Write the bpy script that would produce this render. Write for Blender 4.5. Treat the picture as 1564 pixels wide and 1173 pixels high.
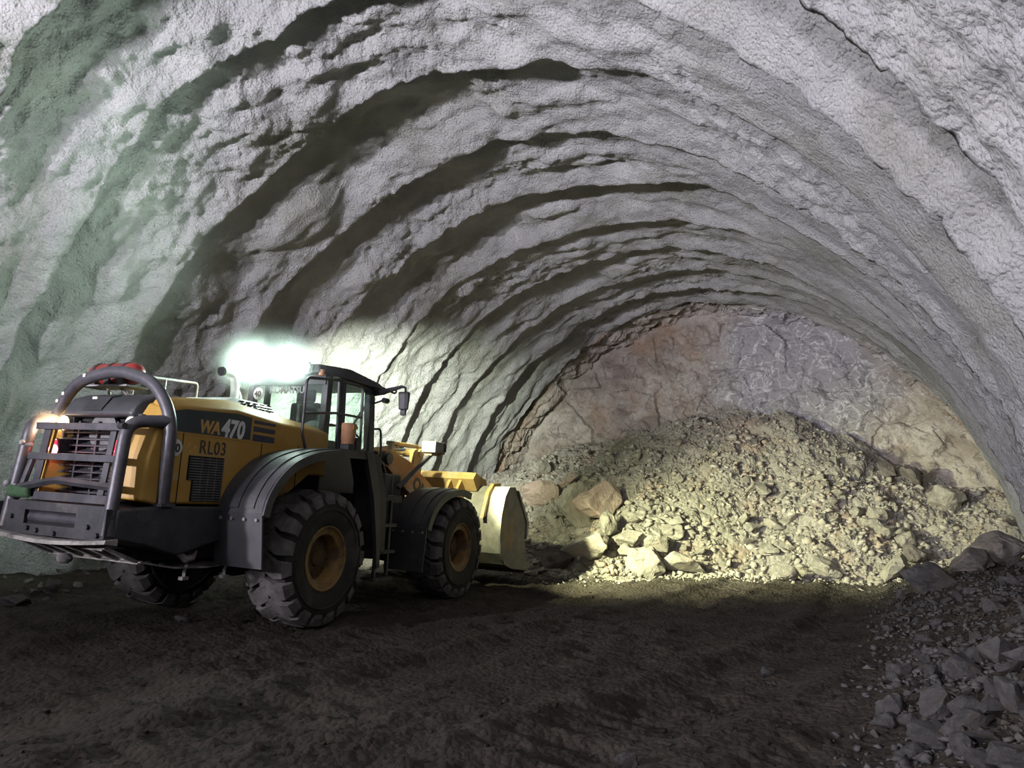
import bpy, bmesh, math, random
import numpy as np
from mathutils import Vector, Matrix

for o in list(bpy.data.objects):
    bpy.data.objects.remove(o, do_unlink=True)
scene = bpy.context.scene
COL = scene.collection
PI = math.pi
rad = math.radians

# ------------------------------------------------------------------ camera
# world: +Y runs along the tunnel towards the rock face, +X to the right wall, Z up, metres
CAM_H = 1.35
YAW, PITCH, ROLL, F_PX = rad(31.0), rad(9.4), 0.02, 1150.0
_rt = Vector((math.cos(YAW), math.sin(YAW), 0)); _fw = Vector((-math.sin(YAW), math.cos(YAW), 0)); _up = Vector((0, 0, 1))
_f = _fw * math.cos(PITCH) + _up * math.sin(PITCH)
_u = _up * math.cos(PITCH) - _fw * math.sin(PITCH)
_r2 = _rt * math.cos(ROLL) + _u * math.sin(ROLL)
_u2 = _u * math.cos(ROLL) - _rt * math.sin(ROLL)
cd = bpy.data.cameras.new('camera'); cam = bpy.data.objects.new('camera', cd); COL.objects.link(cam)
cd.sensor_width = 36.0; cd.lens = F_PX / 1564.0 * 36.0; cd.clip_start = 0.05; cd.clip_end = 200
cam.matrix_world = Matrix(((_r2.x, _u2.x, -_f.x, 0), (_r2.y, _u2.y, -_f.y, 0), (_r2.z, _u2.z, -_f.z, CAM_H), (0, 0, 0, 1)))
scene.camera = cam

# ------------------------------------------------------------------ world, exposure, the floodlights behind the camera
scene.view_settings.view_transform = 'Standard'
try: scene.view_settings.look = 'None'
except Exception: pass
scene.view_settings.exposure = 0.0
scene.view_settings.gamma = 1.0
scene.view_settings.use_curve_mapping = False
w = bpy.data.worlds.new('world'); scene.world = w; w.use_nodes = True
w.node_tree.nodes['Background'].inputs[0].default_value = (0.55, 0.55, 0.65, 1)
w.node_tree.nodes['Background'].inputs[1].default_value = 0.015
try:
    scene.cycles.use_denoising = True
    scene.cycles.max_bounces = 8; scene.cycles.diffuse_bounces = 4; scene.cycles.volume_bounces = 0
    scene.cycles.transparent_max_bounces = 12
    scene.cycles.sample_clamp_indirect = 4.0
    scene.cycles.caustics_reflective = False; scene.cycles.caustics_refractive = False
except Exception: pass

def spot(name, loc, target, power, color, size=80, blend=0.5, radius=0.15, parent=None):
    l = bpy.data.lights.new(name, 'SPOT'); l.energy = power; l.color = color
    l.spot_size = rad(size); l.spot_blend = blend; l.shadow_soft_size = radius
    o = bpy.data.objects.new(name, l); COL.objects.link(o)
    d = Vector(target) - Vector(loc)
    o.location = loc; o.rotation_euler = d.to_track_quat('-Z', 'Y').to_euler()
    if parent: o.parent = parent
    return o
# first two: floodlights of a machine parked behind the photographer, raised and aimed up at the vault
FLOOD = (0.93, 0.89, 1.0)
spot('flood_lamp', (-8.8, -6.0, 3.0), (0.4, 10.0, 11.0), 8600, FLOOD, 100, 0.75, 0.26)
spot('flood_lamp', (-6.6, -6.0, 3.0), (-9.0, 8.0, 11.4), 4300, FLOOD, 100, 0.75, 0.26)
spot('flood_lamp', (-1.8, -6.0, 2.8), (0.9, 7.0, 5.0), 3600, FLOOD, 64, 0.7, 0.20)  # unseen lamp added to graze the right wall and shade its ribs
# ------------------------------------------------------------------ helpers
def tag(o, label=None, cat=None, group=None, kind=None):
    if label: o['label'] = label
    if cat: o['category'] = cat
    if group: o['group'] = group
    if kind: o['kind'] = kind
    return o

def link(name, me, mat=None, parent=None):
    o = bpy.data.objects.new(name, me); COL.objects.link(o)
    if mat is not None and not me.materials: me.materials.append(mat)
    if parent is not None: o.parent = parent
    return o

def hash2(ix, iy, seed):
    h = (ix.astype(np.int64) * 374761393 + iy.astype(np.int64) * 668265263 + seed * 1442695041) & 0xFFFFFFFF
    h = ((h ^ (h >> 13)) * 1274126177) & 0xFFFFFFFF
    h = h ^ (h >> 16)
    return (h & 0xFFFFFF) / float(0xFFFFFF)
def vnoise(x, y, seed=0):
    x0 = np.floor(x); y0 = np.floor(y); fx = x - x0; fy = y - y0
    ux = fx * fx * fx * (fx * (fx * 6 - 15) + 10); uy = fy * fy * fy * (fy * (fy * 6 - 15) + 10)
    a = hash2(x0, y0, seed); b = hash2(x0 + 1, y0, seed); c = hash2(x0, y0 + 1, seed); d = hash2(x0 + 1, y0 + 1, seed)
    return (a + (b - a) * ux + (c - a) * uy + (a - b - c + d) * ux * uy) * 2 - 1
def fbm(x, y, seed=0, oct=4, gain=0.5, lac=2.03):
    s = 0; a = 1.0
    for i in range(oct):
        s = s + a * vnoise(x + 17.3 * i, y - 9.1 * i, seed + i * 7); a *= gain; x = x * lac; y = y * lac
    return s
def ridged(x, y, seed=0, oct=3, gain=0.5):
    s = 0; a = 1.0
    for i in range(oct):
        s = s + a * (1 - np.abs(vnoise(x + 5.7 * i, y + 3.3 * i, seed + i * 5)) * 2); a *= gain; x = x * 2.1; y = y * 2.1
    return s
def worley(x, y, seed=0):
    """distance to nearest and second nearest feature point, and the nearest one's random value"""
    x0 = np.floor(x); y0 = np.floor(y)
    d1 = np.full(x.shape, 9.0); d2 = np.full(x.shape, 9.0); v = np.zeros(x.shape)
    gx = np.zeros(x.shape); gy = np.zeros(x.shape)
    for i in (-1, 0, 1):
        for j in (-1, 0, 1):
            cx = x0 + i; cy = y0 + j
            px = cx + hash2(cx, cy, seed); py = cy + hash2(cx, cy, seed + 11)
            d = np.hypot(px - x, py - y); r = hash2(cx, cy, seed + 23)
            m = d < d1
            d2 = np.where(m, d1, np.minimum(d2, d)); v = np.where(m, r, v)
            gx = np.where(m, x - px, gx); gy = np.where(m, y - py, gy)
            d1 = np.where(m, d, d1)
    return d1, d2, v, gx, gy
def sstep(a, b, x):
    t = np.clip((x - a) / (b - a), 0, 1); return t * t * (3 - 2 * t)

def grid_mesh(name, P, flip=False, smooth=True, normals=None):
    """P: (nu, nv, 3) array of points -> quad grid mesh"""
    nu, nv = P.shape[:2]
    me = bpy.data.meshes.new(name)
    idx = np.arange(nu * nv).reshape(nu, nv)
    q = np.stack([idx[:-1, :-1], idx[1:, :-1], idx[1:, 1:], idx[:-1, 1:]], -1).reshape(-1, 4)
    if flip: q = q[:, ::-1]
    nf = len(q)
    me.vertices.add(nu * nv); me.vertices.foreach_set('co', P.reshape(-1).astype(np.float32))
    me.loops.add(nf * 4); me.loops.foreach_set('vertex_index', q.reshape(-1).astype(np.int32))
    me.polygons.add(nf); me.polygons.foreach_set('loop_start', np.arange(0, nf * 4, 4, dtype=np.int32))
    me.polygons.foreach_set('use_smooth', np.full(nf, smooth))
    me.update(calc_edges=True)
    if normals is not None:
        me.normals_split_custom_set_from_vertices(normals.reshape(-1, 3).tolist())
    return me
def grid_normals(P, flip=False):
    du = np.gradient(P, axis=0); dv = np.gradient(P, axis=1)
    n = np.cross(du, dv); n /= np.linalg.norm(n, axis=-1, keepdims=True) + 1e-12
    return -n if flip else n

# ---- node materials
def mat(name, c1, c2=None, scale=4.0, rough=0.8, metallic=0.0, bump=0.0, bscale=30.0, detail=6.0, spec=0.5,
        c3=None, s3=1.0, t3=(0.5, 0.62), coat=0.0, bump2=0.0, b2scale=120.0, stretch=None, emit=None, estr=0.0, voro=0.0, vscale=20):
    m = bpy.data.materials.new(name); m.use_nodes = True
    nt = m.node_tree; N = nt.nodes; L = nt.links
    b = N['Principled BSDF']; b.inputs['Roughness'].default_value = rough; b.inputs['Metallic'].default_value = metallic
    b.inputs['Specular IOR Level'].default_value = spec
    if coat: b.inputs['Coat Weight'].default_value = coat
    tc = N.new('ShaderNodeTexCoord'); vec = tc.outputs['Object']
    if stretch:
        mp = N.new('ShaderNodeMapping'); mp.inputs['Scale'].default_value = stretch; L.new(vec, mp.inputs[0]); vec = mp.outputs[0]
    def noise(s, d=6.0):
        n = N.new('ShaderNodeTexNoise'); n.inputs['Scale'].default_value = s; n.inputs['Detail'].default_value = d
        n.inputs['Roughness'].default_value = 0.6
        L.new(vec, n.inputs['Vector']); return n
    col = None
    if c2 is not None:
        n = noise(scale, detail); r = N.new('ShaderNodeValToRGB')
        r.color_ramp.elements[0].position = 0.36; r.color_ramp.elements[1].position = 0.64
        r.color_ramp.elements[0].color = (*c1, 1); r.color_ramp.elements[1].color = (*c2, 1)
        L.new(n.outputs['Fac'], r.inputs[0]); col = r.outputs[0]
        if c3 is not None:
            n3 = noise(s3, 5.0); mr = N.new('ShaderNodeMapRange'); mr.inputs[1].default_value = t3[0]; mr.inputs[2].default_value = t3[1]
            L.new(n3.outputs['Fac'], mr.inputs[0])
            mx = N.new('ShaderNodeMix'); mx.data_type = 'RGBA'; L.new(mr.outputs[0], mx.inputs[0]); L.new(col, mx.inputs[6]); mx.inputs[7].default_value = (*c3, 1)
            col = mx.outputs[2]
        L.new(col, b.inputs['Base Color'])
    else:
        b.inputs['Base Color'].default_value = (*c1, 1)
    hgt = None
    if bump:
        n = noise(bscale, 8.0); bm_ = N.new('ShaderNodeBump'); bm_.inputs['Strength'].default_value = 1.0; bm_.inputs['Distance'].default_value = bump
        L.new(n.outputs['Fac'], bm_.inputs['Height']); hgt = bm_
        if bump2:
            n2 = noise(b2scale, 4.0); b2 = N.new('ShaderNodeBump'); b2.inputs['Distance'].default_value = bump2
            L.new(n2.outputs['Fac'], b2.inputs['Height']); L.new(hgt.outputs[0], b2.inputs['Normal']); hgt = b2
        if voro:
            v = N.new('ShaderNodeTexVoronoi'); v.inputs['Scale'].default_value = vscale; v.feature = 'F1'; L.new(vec, v.inputs['Vector'])
            b3 = N.new('ShaderNodeBump'); b3.inputs['Distance'].default_value = voro; b3.invert = True
            L.new(v.outputs['Distance'], b3.inputs['Height']); L.new(hgt.outputs[0], b3.inputs['Normal']); hgt = b3
        L.new(hgt.outputs[0], b.inputs['Normal'])
    if emit is not None:
        b.inputs['Emission Color'].default_value = (*emit, 1); b.inputs['Emission Strength'].default_value = estr
    return m
# ------------------------------------------------------------------ tunnel shell
M_SHOT = mat('shotcrete', (0.40, 0.40, 0.40), (0.50, 0.50, 0.49), scale=1.3, rough=0.95, bump=0.065, bscale=17.0, bump2=0.018, b2scale=60.0,
             c3=(0.34, 0.34, 0.31), s3=0.45, t3=(0.52, 0.66), spec=0.2, voro=0.014, vscale=30)
def face_mat():
    m = mat('face_rock', (0.27, 0.232, 0.20), (0.47, 0.43, 0.39), scale=1.7, rough=0.95, bump=0.12, bscale=2.6, bump2=0.03, b2scale=16, c3=(0.34, 0.24, 0.17), s3=0.5, t3=(0.52, 0.70), spec=0.2)
    nt = m.node_tree; N = nt.nodes; L = nt.links; b = N['Principled BSDF']; col = b.inputs['Base Color'].links[0].from_socket
    tc = N.new('ShaderNodeTexCoord')
    # grey-violet patch of veined rock in the upper right of the face
    vm = N.new('ShaderNodeVectorMath'); vm.operation = 'DISTANCE'; vm.inputs[1].default_value = (-3.6, 21.0, 5.0); L.new(tc.outputs['Object'], vm.inputs[0])
    n1 = N.new('ShaderNodeTexNoise'); n1.inputs['Scale'].default_value = 0.9; n1.inputs['Detail'].default_value = 5; L.new(tc.outputs['Object'], n1.inputs['Vector'])
    ad = N.new('ShaderNodeMath'); ad.operation = 'MULTIPLY_ADD'; ad.inputs[1].default_value = 3.0; L.new(n1.outputs['Fac'], ad.inputs[0]); L.new(vm.outputs['Value'], ad.inputs[2])
    mr = N.new('ShaderNodeMapRange'); mr.inputs[1].default_value = 4.4; mr.inputs[2].default_value = 3.0; L.new(ad.outputs[0], mr.inputs[0])
    mx = N.new('ShaderNodeMix'); mx.data_type = 'RGBA'; L.new(mr.outputs[0], mx.inputs[0]); L.new(col, mx.inputs[6]); mx.inputs[7].default_value = (0.36, 0.35, 0.37, 1)
    n2 = N.new('ShaderNodeTexNoise'); n2.inputs['Scale'].default_value = 2.0; n2.inputs['Detail'].default_value = 7; n2.inputs['Distortion'].default_value = 1.2; L.new(tc.outputs['Object'], n2.inputs['Vector'])
    s1 = N.new('ShaderNodeMath'); s1.operation = 'SUBTRACT'; s1.inputs[1].default_value = 0.5; L.new(n2.outputs['Fac'], s1.inputs[0])
    a1 = N.new('ShaderNodeMath'); a1.operation = 'ABSOLUTE'; L.new(s1.outputs[0], a1.inputs[0])
    m2 = N.new('ShaderNodeMapRange'); m2.inputs[1].default_value = 0.024; m2.inputs[2].default_value = 0.004; L.new(a1.outputs[0], m2.inputs[0])
    mk = N.new('ShaderNodeMapRange'); mk.inputs[1].default_value = 5.4; mk.inputs[2].default_value = 3.2; mk.inputs[4].default_value = 0.7; L.new(ad.outputs[0], mk.inputs[0])
    mm = N.new('ShaderNodeMath'); mm.operation = 'MULTIPLY'; L.new(m2.outputs[0], mm.inputs[0]); L.new(mk.outputs[0], mm.inputs[1])
    mz = N.new('ShaderNodeMix'); mz.data_type = 'RGBA'; L.new(mm.outputs[0], mz.inputs[0]); L.new(mx.outputs[2], mz.inputs[6]); mz.inputs[7].default_value = (0.75, 0.74, 0.76, 1)
    L.new(mz.outputs[2], b.inputs['Base Color']); return m
M_ROCK = face_mat()
N0, Z0, RA, ASP = -5.95, -0.75, 7.0, 0.91
T_END = 19.6
RIBS = [-6.9, -5.1, -3.3, -1.5, 0.3, 2.1, 3.85, 5.5, 7.25, 9.23, 11.08, 12.9, 14.62, 16.3, 17.95, 19.9]

def profile(phi, r):
    """phi: 0 at the right springline, pi at the left one"""
    return N0 + r * np.cos(phi), Z0 + r * np.sin(phi) / ASP

def lining_radius(phi, t):
    s = phi * 7.2                                   # arc length
    tw = t + 0.16 * fbm(s * 0.35, t * 0.25, 3, 3) + 0.05 * vnoise(s * 1.7, t * 0.5, 9)
    ribs = np.array(RIBS)
    k = np.clip(np.searchsorted(ribs, tw) - 1, 0, len(ribs) - 2)
    t0 = ribs[k]; t1 = ribs[k + 1]
    f = np.clip((tw - t0) / (t1 - t0), 0, 1)
    # lip at f=0 (inner radius), sharp step outwards behind it, then a slow return
    step = sstep(0.0, 0.07, f); ret = 1 - sstep(0.25, 1.0, f) * 0.92
    lam = hash2(k, k * 0, 5) * 0.5 + 0.75
    right = sstep(1.6, 0.7, phi)
    amp = (0.34 * (1 - right) + 0.22 * right) * lam * (0.75 + 0.35 * vnoise(s * 0.4, k * 3.7, 21))
    near = sstep(8.5, 5.0, t); amp = amp * (1 - (0.45 + 0.5 * near) * sstep(2.5 - 0.35 * near, 3.0 - 0.2 * near, phi)) * (1 - 0.85 * sstep(5.2, 4.6, t) * sstep(1.8, 2.2, phi))
    amp = amp + right * (0.06 + 0.22 * (np.abs(t0 - 3.85) < 0.1))
    r = RA + amp * step * ret
    # proud bead along the lip
    r = r - (0.06 + 0.03 * vnoise(s * 0.6, k * 5.1, 77)) * np.exp(-((1 - f) / 0.10) ** 2)
    # hollows and lumps between the ribs
    mid = np.sin(PI * f) ** 0.7
    lump = fbm(s * 0.6, t * 1.3, 31, 3, 0.55) * (1 + 0.5 * np.exp(-((phi - 1.8) / 0.5) ** 2))
    r = r + 0.11 * (lump * (0.35 + 0.65 * mid)) * (1 - 0.82 * right)
    r = r + 0.045 * (fbm(s * 1.9 + 0.5 * t, t * 3.3, 41, 3, 0.55)) * (1 - 0.75 * right)
    # long ripples parallel to the ribs, mostly on the right haunch
    r = r + right * 0.07 * vnoise(s * 0.30, tw * 2.0, 51) + 0.02 * vnoise(s * 0.5, tw * 4.5, 55)
    rough = 0.35 + 0.65 * sstep(-0.15, 0.35, fbm(s * 0.45, t * 0.6, 61, 2))
    r = r + rough * (0.028 * fbm(s * 6.5, t * 6.5, 71, 2) + 0.022 * np.abs(fbm(s * 12, t * 13, 75, 2)))
    return r

nphi, nt = 640, 660
phi = np.linspace(-0.16, PI + 0.16, nphi); tt = np.linspace(-7.0, T_END, nt)
PH, TT = np.meshgrid(phi, tt, indexing='ij')
RR = lining_radius(PH, TT)
edge = 0.12 * fbm(PH * 9, PH * 0 + 2.0, 15, 3)
TTe = TT + edge * sstep(T_END - 1.0, T_END, TT)
X, Z = profile(PH, RR)
P = np.stack([X, TTe, Z], -1)
NRM = grid_normals(P, flip=False)
if (NRM[nphi // 2, nt // 2, 2]) > 0: NRM = -NRM; FLIP = True
else: FLIP = False
a0 = int(np.searchsorted(phi, rad(52))); a1 = int(np.searchsorted(phi, rad(132)))
for nm, i0, i1 in (('wall_right', 0, a0), ('ceiling', a0, a1), ('wall_left', a1, nphi - 1)):
    me = grid_mesh(nm, P[i0:i1 + 1], flip=FLIP, normals=NRM[i0:i1 + 1])
    tag(link(nm, me, M_SHOT), kind='structure')

# bare rock: the unsprayed ring behind the lining and the face itself, one polar sheet
def rock_sheet():
    nr, na = 230, 560
    ph = np.linspace(-0.16, PI + 0.16, na)
    out = []
    ring = np.linspace(0, 1, 46)
    face = np.linspace(0, 1, nr - 46)
    for u in ring:                                    # ring: from just behind the lining edge in to the face
        t = T_END - 0.5 + u * 1.75
        s = ph * 7.2
        crag = ridged(s * 1.1 + 0.8 * u, t * 1.6 + s * 0.25, 81, 4)
        d1, d2, v, gx, gy = worley(s * 2.2, np.full_like(s, t * 2.4), 85)
        r = 7.18 - 0.25 * u + 0.10 * crag + 0.16 * (v - 0.5) + 0.10 * (d2 - d1)
        x, z = profile(ph, r); out.append(np.stack([x, np.full_like(x, t) + 0.1 * (v - 0.5), z], -1))
    for u in face[1:]:
        r = 6.98 * (1 - u) ** 1.0
        s = ph * 7.2; t = T_END + 1.25 + 0.25 * math.sqrt(u)
        x, z = profile(ph, np.full_like(ph, r))
        crag = ridged(x * 0.55, z * 0.55, 91, 4)
        d1, d2, v, gx, gy = worley(x * 0.9 + 0.3 * z, z * 0.8, 95)
        e1, e2, w2, hx, hy = worley(x * 3.1, z * 3.1 + 0.4 * x, 97)
        rel = 0.14 * (v - 0.5) + 0.16 * gx * (hash2(np.floor(v * 997), np.floor(v * 31), 3) - 0.5) + 0.12 * crag + 0.07 * (w2 - 0.5) + 0.10 * fbm(x * 2.6 + z, z * 2.9, 99, 3)
        y = t + rel * sstep(0, 0.04, u)
        out.append(np.stack([x, y, z], -1))
    return np.array(out)
PR = rock_sheet()
me = grid_mesh('wall_far', PR, flip=False, smooth=False)
wf = tag(link('wall_far', me, M_ROCK), kind='structure')

# ------------------------------------------------------------------ floor
M_FLOOR = mat('wet_mud', (0.025, 0.0185, 0.0128), (0.053, 0.0415, 0.0305), scale=1.6, rough=0.85, bump=0.05, bscale=14, bump2=0.02, b2scale=55,
              c3=(0.055, 0.044, 0.033), s3=0.8, t3=(0.56, 0.72), spec=0.4, voro=0.03, vscale=20)
def dust_lit_floor(m):
    """paler colour in front of the pile: rock dust and the lamplit band put into it"""
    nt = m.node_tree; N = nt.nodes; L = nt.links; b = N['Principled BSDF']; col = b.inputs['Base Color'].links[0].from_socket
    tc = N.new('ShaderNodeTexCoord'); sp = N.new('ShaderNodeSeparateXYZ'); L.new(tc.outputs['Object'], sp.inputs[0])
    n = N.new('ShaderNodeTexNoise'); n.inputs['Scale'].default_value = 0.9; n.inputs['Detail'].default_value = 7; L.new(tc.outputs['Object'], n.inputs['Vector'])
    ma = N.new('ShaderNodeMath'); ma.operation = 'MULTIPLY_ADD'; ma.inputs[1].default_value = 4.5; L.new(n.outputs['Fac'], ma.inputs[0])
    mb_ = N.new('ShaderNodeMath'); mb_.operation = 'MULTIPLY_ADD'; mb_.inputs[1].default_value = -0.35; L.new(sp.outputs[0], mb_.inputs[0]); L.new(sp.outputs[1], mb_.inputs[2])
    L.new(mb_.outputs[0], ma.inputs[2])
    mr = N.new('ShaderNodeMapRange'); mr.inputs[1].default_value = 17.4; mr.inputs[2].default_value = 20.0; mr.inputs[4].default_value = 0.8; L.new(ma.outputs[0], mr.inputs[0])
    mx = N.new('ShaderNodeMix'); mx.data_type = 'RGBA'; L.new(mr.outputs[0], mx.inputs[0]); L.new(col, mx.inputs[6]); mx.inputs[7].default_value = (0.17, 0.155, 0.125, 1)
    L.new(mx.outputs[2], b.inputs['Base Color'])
dust_lit_floor(M_FLOOR)  # dust colour with the lamplit band painted in
LOC_L = Vector((-7.994, 6.573, 0.0)); HEAD = rad(31.0 - 24.0)       # loader position, heading left of +Y
def floor_z(x, y):
    z = -0.038 * np.clip((x + 8.0), -1.9, 1.9) * sstep(-3, 3, y)
    xb = x + 0.085 * np.clip(y, 0, 16)
    z = z + 0.42 * sstep(0.0, 1.6, xb) + 0.12 * sstep(-0.3, 0.4, xb) + 0.10 * sstep(-11.2, -12.8, x) + 0.10 * sstep(11, 16, y)
    z = z + 0.05 * fbm(x * 0.45, y * 0.45, 101, 3)
    # wheel ruts: long shallow troughs winding along the tunnel, with cross-lug prints
    for c, wv, dep in ((-2.0, 0.5, 0.05), (-3.9, 0.4, 0.05), (-5.6, 0.45, 0.04)):
        cx = c + 0.35 * np.sin(y * 0.35 + c) + 0.05 * y * (0.3 if c > -3 else -0.2)
        d = (x - cx) / wv
        g = np.exp(-d ** 4)
        z = z - dep * g + 0.018 * g * np.sin(y * 21 + 3.0 * np.abs(d) + 2 * vnoise(x, y * 1.5, 5)) * (0.5 + 0.5 * vnoise(x * 0.7, y * 0.7, 8))
        z = z + 0.03 * np.exp(-((np.abs(d) - 1.15) / 0.25) ** 2)
    rip = sstep(-0.1, 0.5, vnoise(x * 0.5 + 7, y * 0.4, 111)) * sstep(-5.5, -3.5, x) * sstep(-0.3, -1.6, x)
    z = z + 0.03 * rip * vnoise(x * 2.2 + y * 1.2, y * 7.5, 113)
    z = z + 0.035 * fbm(x * 2.4, y * 2.8, 121, 3) + 0.020 * np.abs(fbm(x * 7, y * 8, 131, 2)) * (0.4 + 0.9 * sstep(-.2, .4, vnoise(x * .8, y * .8, 135)))
    d1, d2, v, gx, gy = worley(x * 6, y * 6, 141)
    z = z + 0.030 * np.clip(0.34 - d1, 0, 1) / 0.34 * (v > 0.66)
    return z
nx, ny = 400, 700
xs = np.linspace(-13.6, 1.9, nx)
ys = np.concatenate([np.linspace(-7, 1.5, 120, endpoint=False), np.linspace(1.5, 10, 380, endpoint=False), np.linspace(10, 21, 200)])
GX, GY = np.meshgrid(xs, ys, indexing='ij')
GZ = floor_z(GX, GY)
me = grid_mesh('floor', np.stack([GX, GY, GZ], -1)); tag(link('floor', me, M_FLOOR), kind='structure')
def fz(x, y): return float(floor_z(np.array([float(x)]), np.array([float(y)]))[0])

# ------------------------------------------------------------------ muck pile against the face
def pile_z(x, y, fine=True):
    toe = np.interp(x, [-13, -10.5, -8.5, -7, -5.5, -4, -2.5, -1, 1], [14.2, 14.0, 14.3, 14.3, 15.4, 16.3, 17.0, 17.0, 15.8])
    top = np.interp(x, [-13, -11.5, -9.8, -8, -6.3, -5, -3.6, -2, -0.6, 1], [2.4, 2.8, 3.3, 3.6, 3.95, 4.05, 3.7, 2.9, 2.3, 2.0])
    crest = 20.3
    toe = toe + 0.5 * vnoise(x * 0.8, y * 0 + 3, 201)
    u = (y - toe) / (crest - toe)
    prof = np.interp(u, [-0.3, 0, 0.12, 0.5, 0.85, 1.0, 1.2], [-0.35, 0.0, 0.16, 0.58, 0.9, 1.0, 1.02])
    z = prof * top
    z = z + 0.16 * fbm(x * 0.8, y * 0.8, 211, 3) * sstep(-0.05, 0.15, u)
    if fine:
        for sc, a, sd in ((1.5, 0.16, 221), (3.3, 0.11, 231), (6.5, 0.06, 241)):
            d1, d2, v, gx, gy = worley(x * sc, y * sc, sd)
            tilt = (hash2(np.floor(v * 9973), np.floor(v * 37), 4) - 0.5) * gx + (hash2(np.floor(v * 7919), np.floor(v * 41), 6) - 0.5) * gy
            z = z + a * ((v - 0.45) + 0.9 * tilt - 0.35 * np.clip(0.16 - (d2 - d1), 0, 1) / 0.16) * sstep(-0.06, 0.1, u)
    return z - 0.10
M_PILE = mat('muck', (0.26, 0.245, 0.215), (0.40, 0.375, 0.33), scale=2.6, rough=0.95, bump=0.05, bscale=8, bump2=0.02, b2scale=40,
             c3=(0.36, 0.29, 0.235), s3=0.7, t3=(0.52, 0.66), spec=0.2, voro=0.03, vscale=11)
xs = np.linspace(-13.2, 1.5, 420); ys = np.linspace(13.0, 21.2, 270)
GX, GY = np.meshgrid(xs, ys, indexing='ij')
PZ = pile_z(GX, GY)
me = grid_mesh('muck_pile', np.stack([GX, GY, PZ], -1), smooth=False)
mp = tag(link('muck_pile', me, M_PILE), 'sloping heap of fine blasted rock rubble against the tunnel face', 'rubble', kind='stuff')
def pz(x, y): return float(pile_z(np.array([float(x)]), np.array([float(y)]), False)[0])
def ground(x, y): return max(fz(x, y), pz(x, y) if y > 13 else -9)
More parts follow.
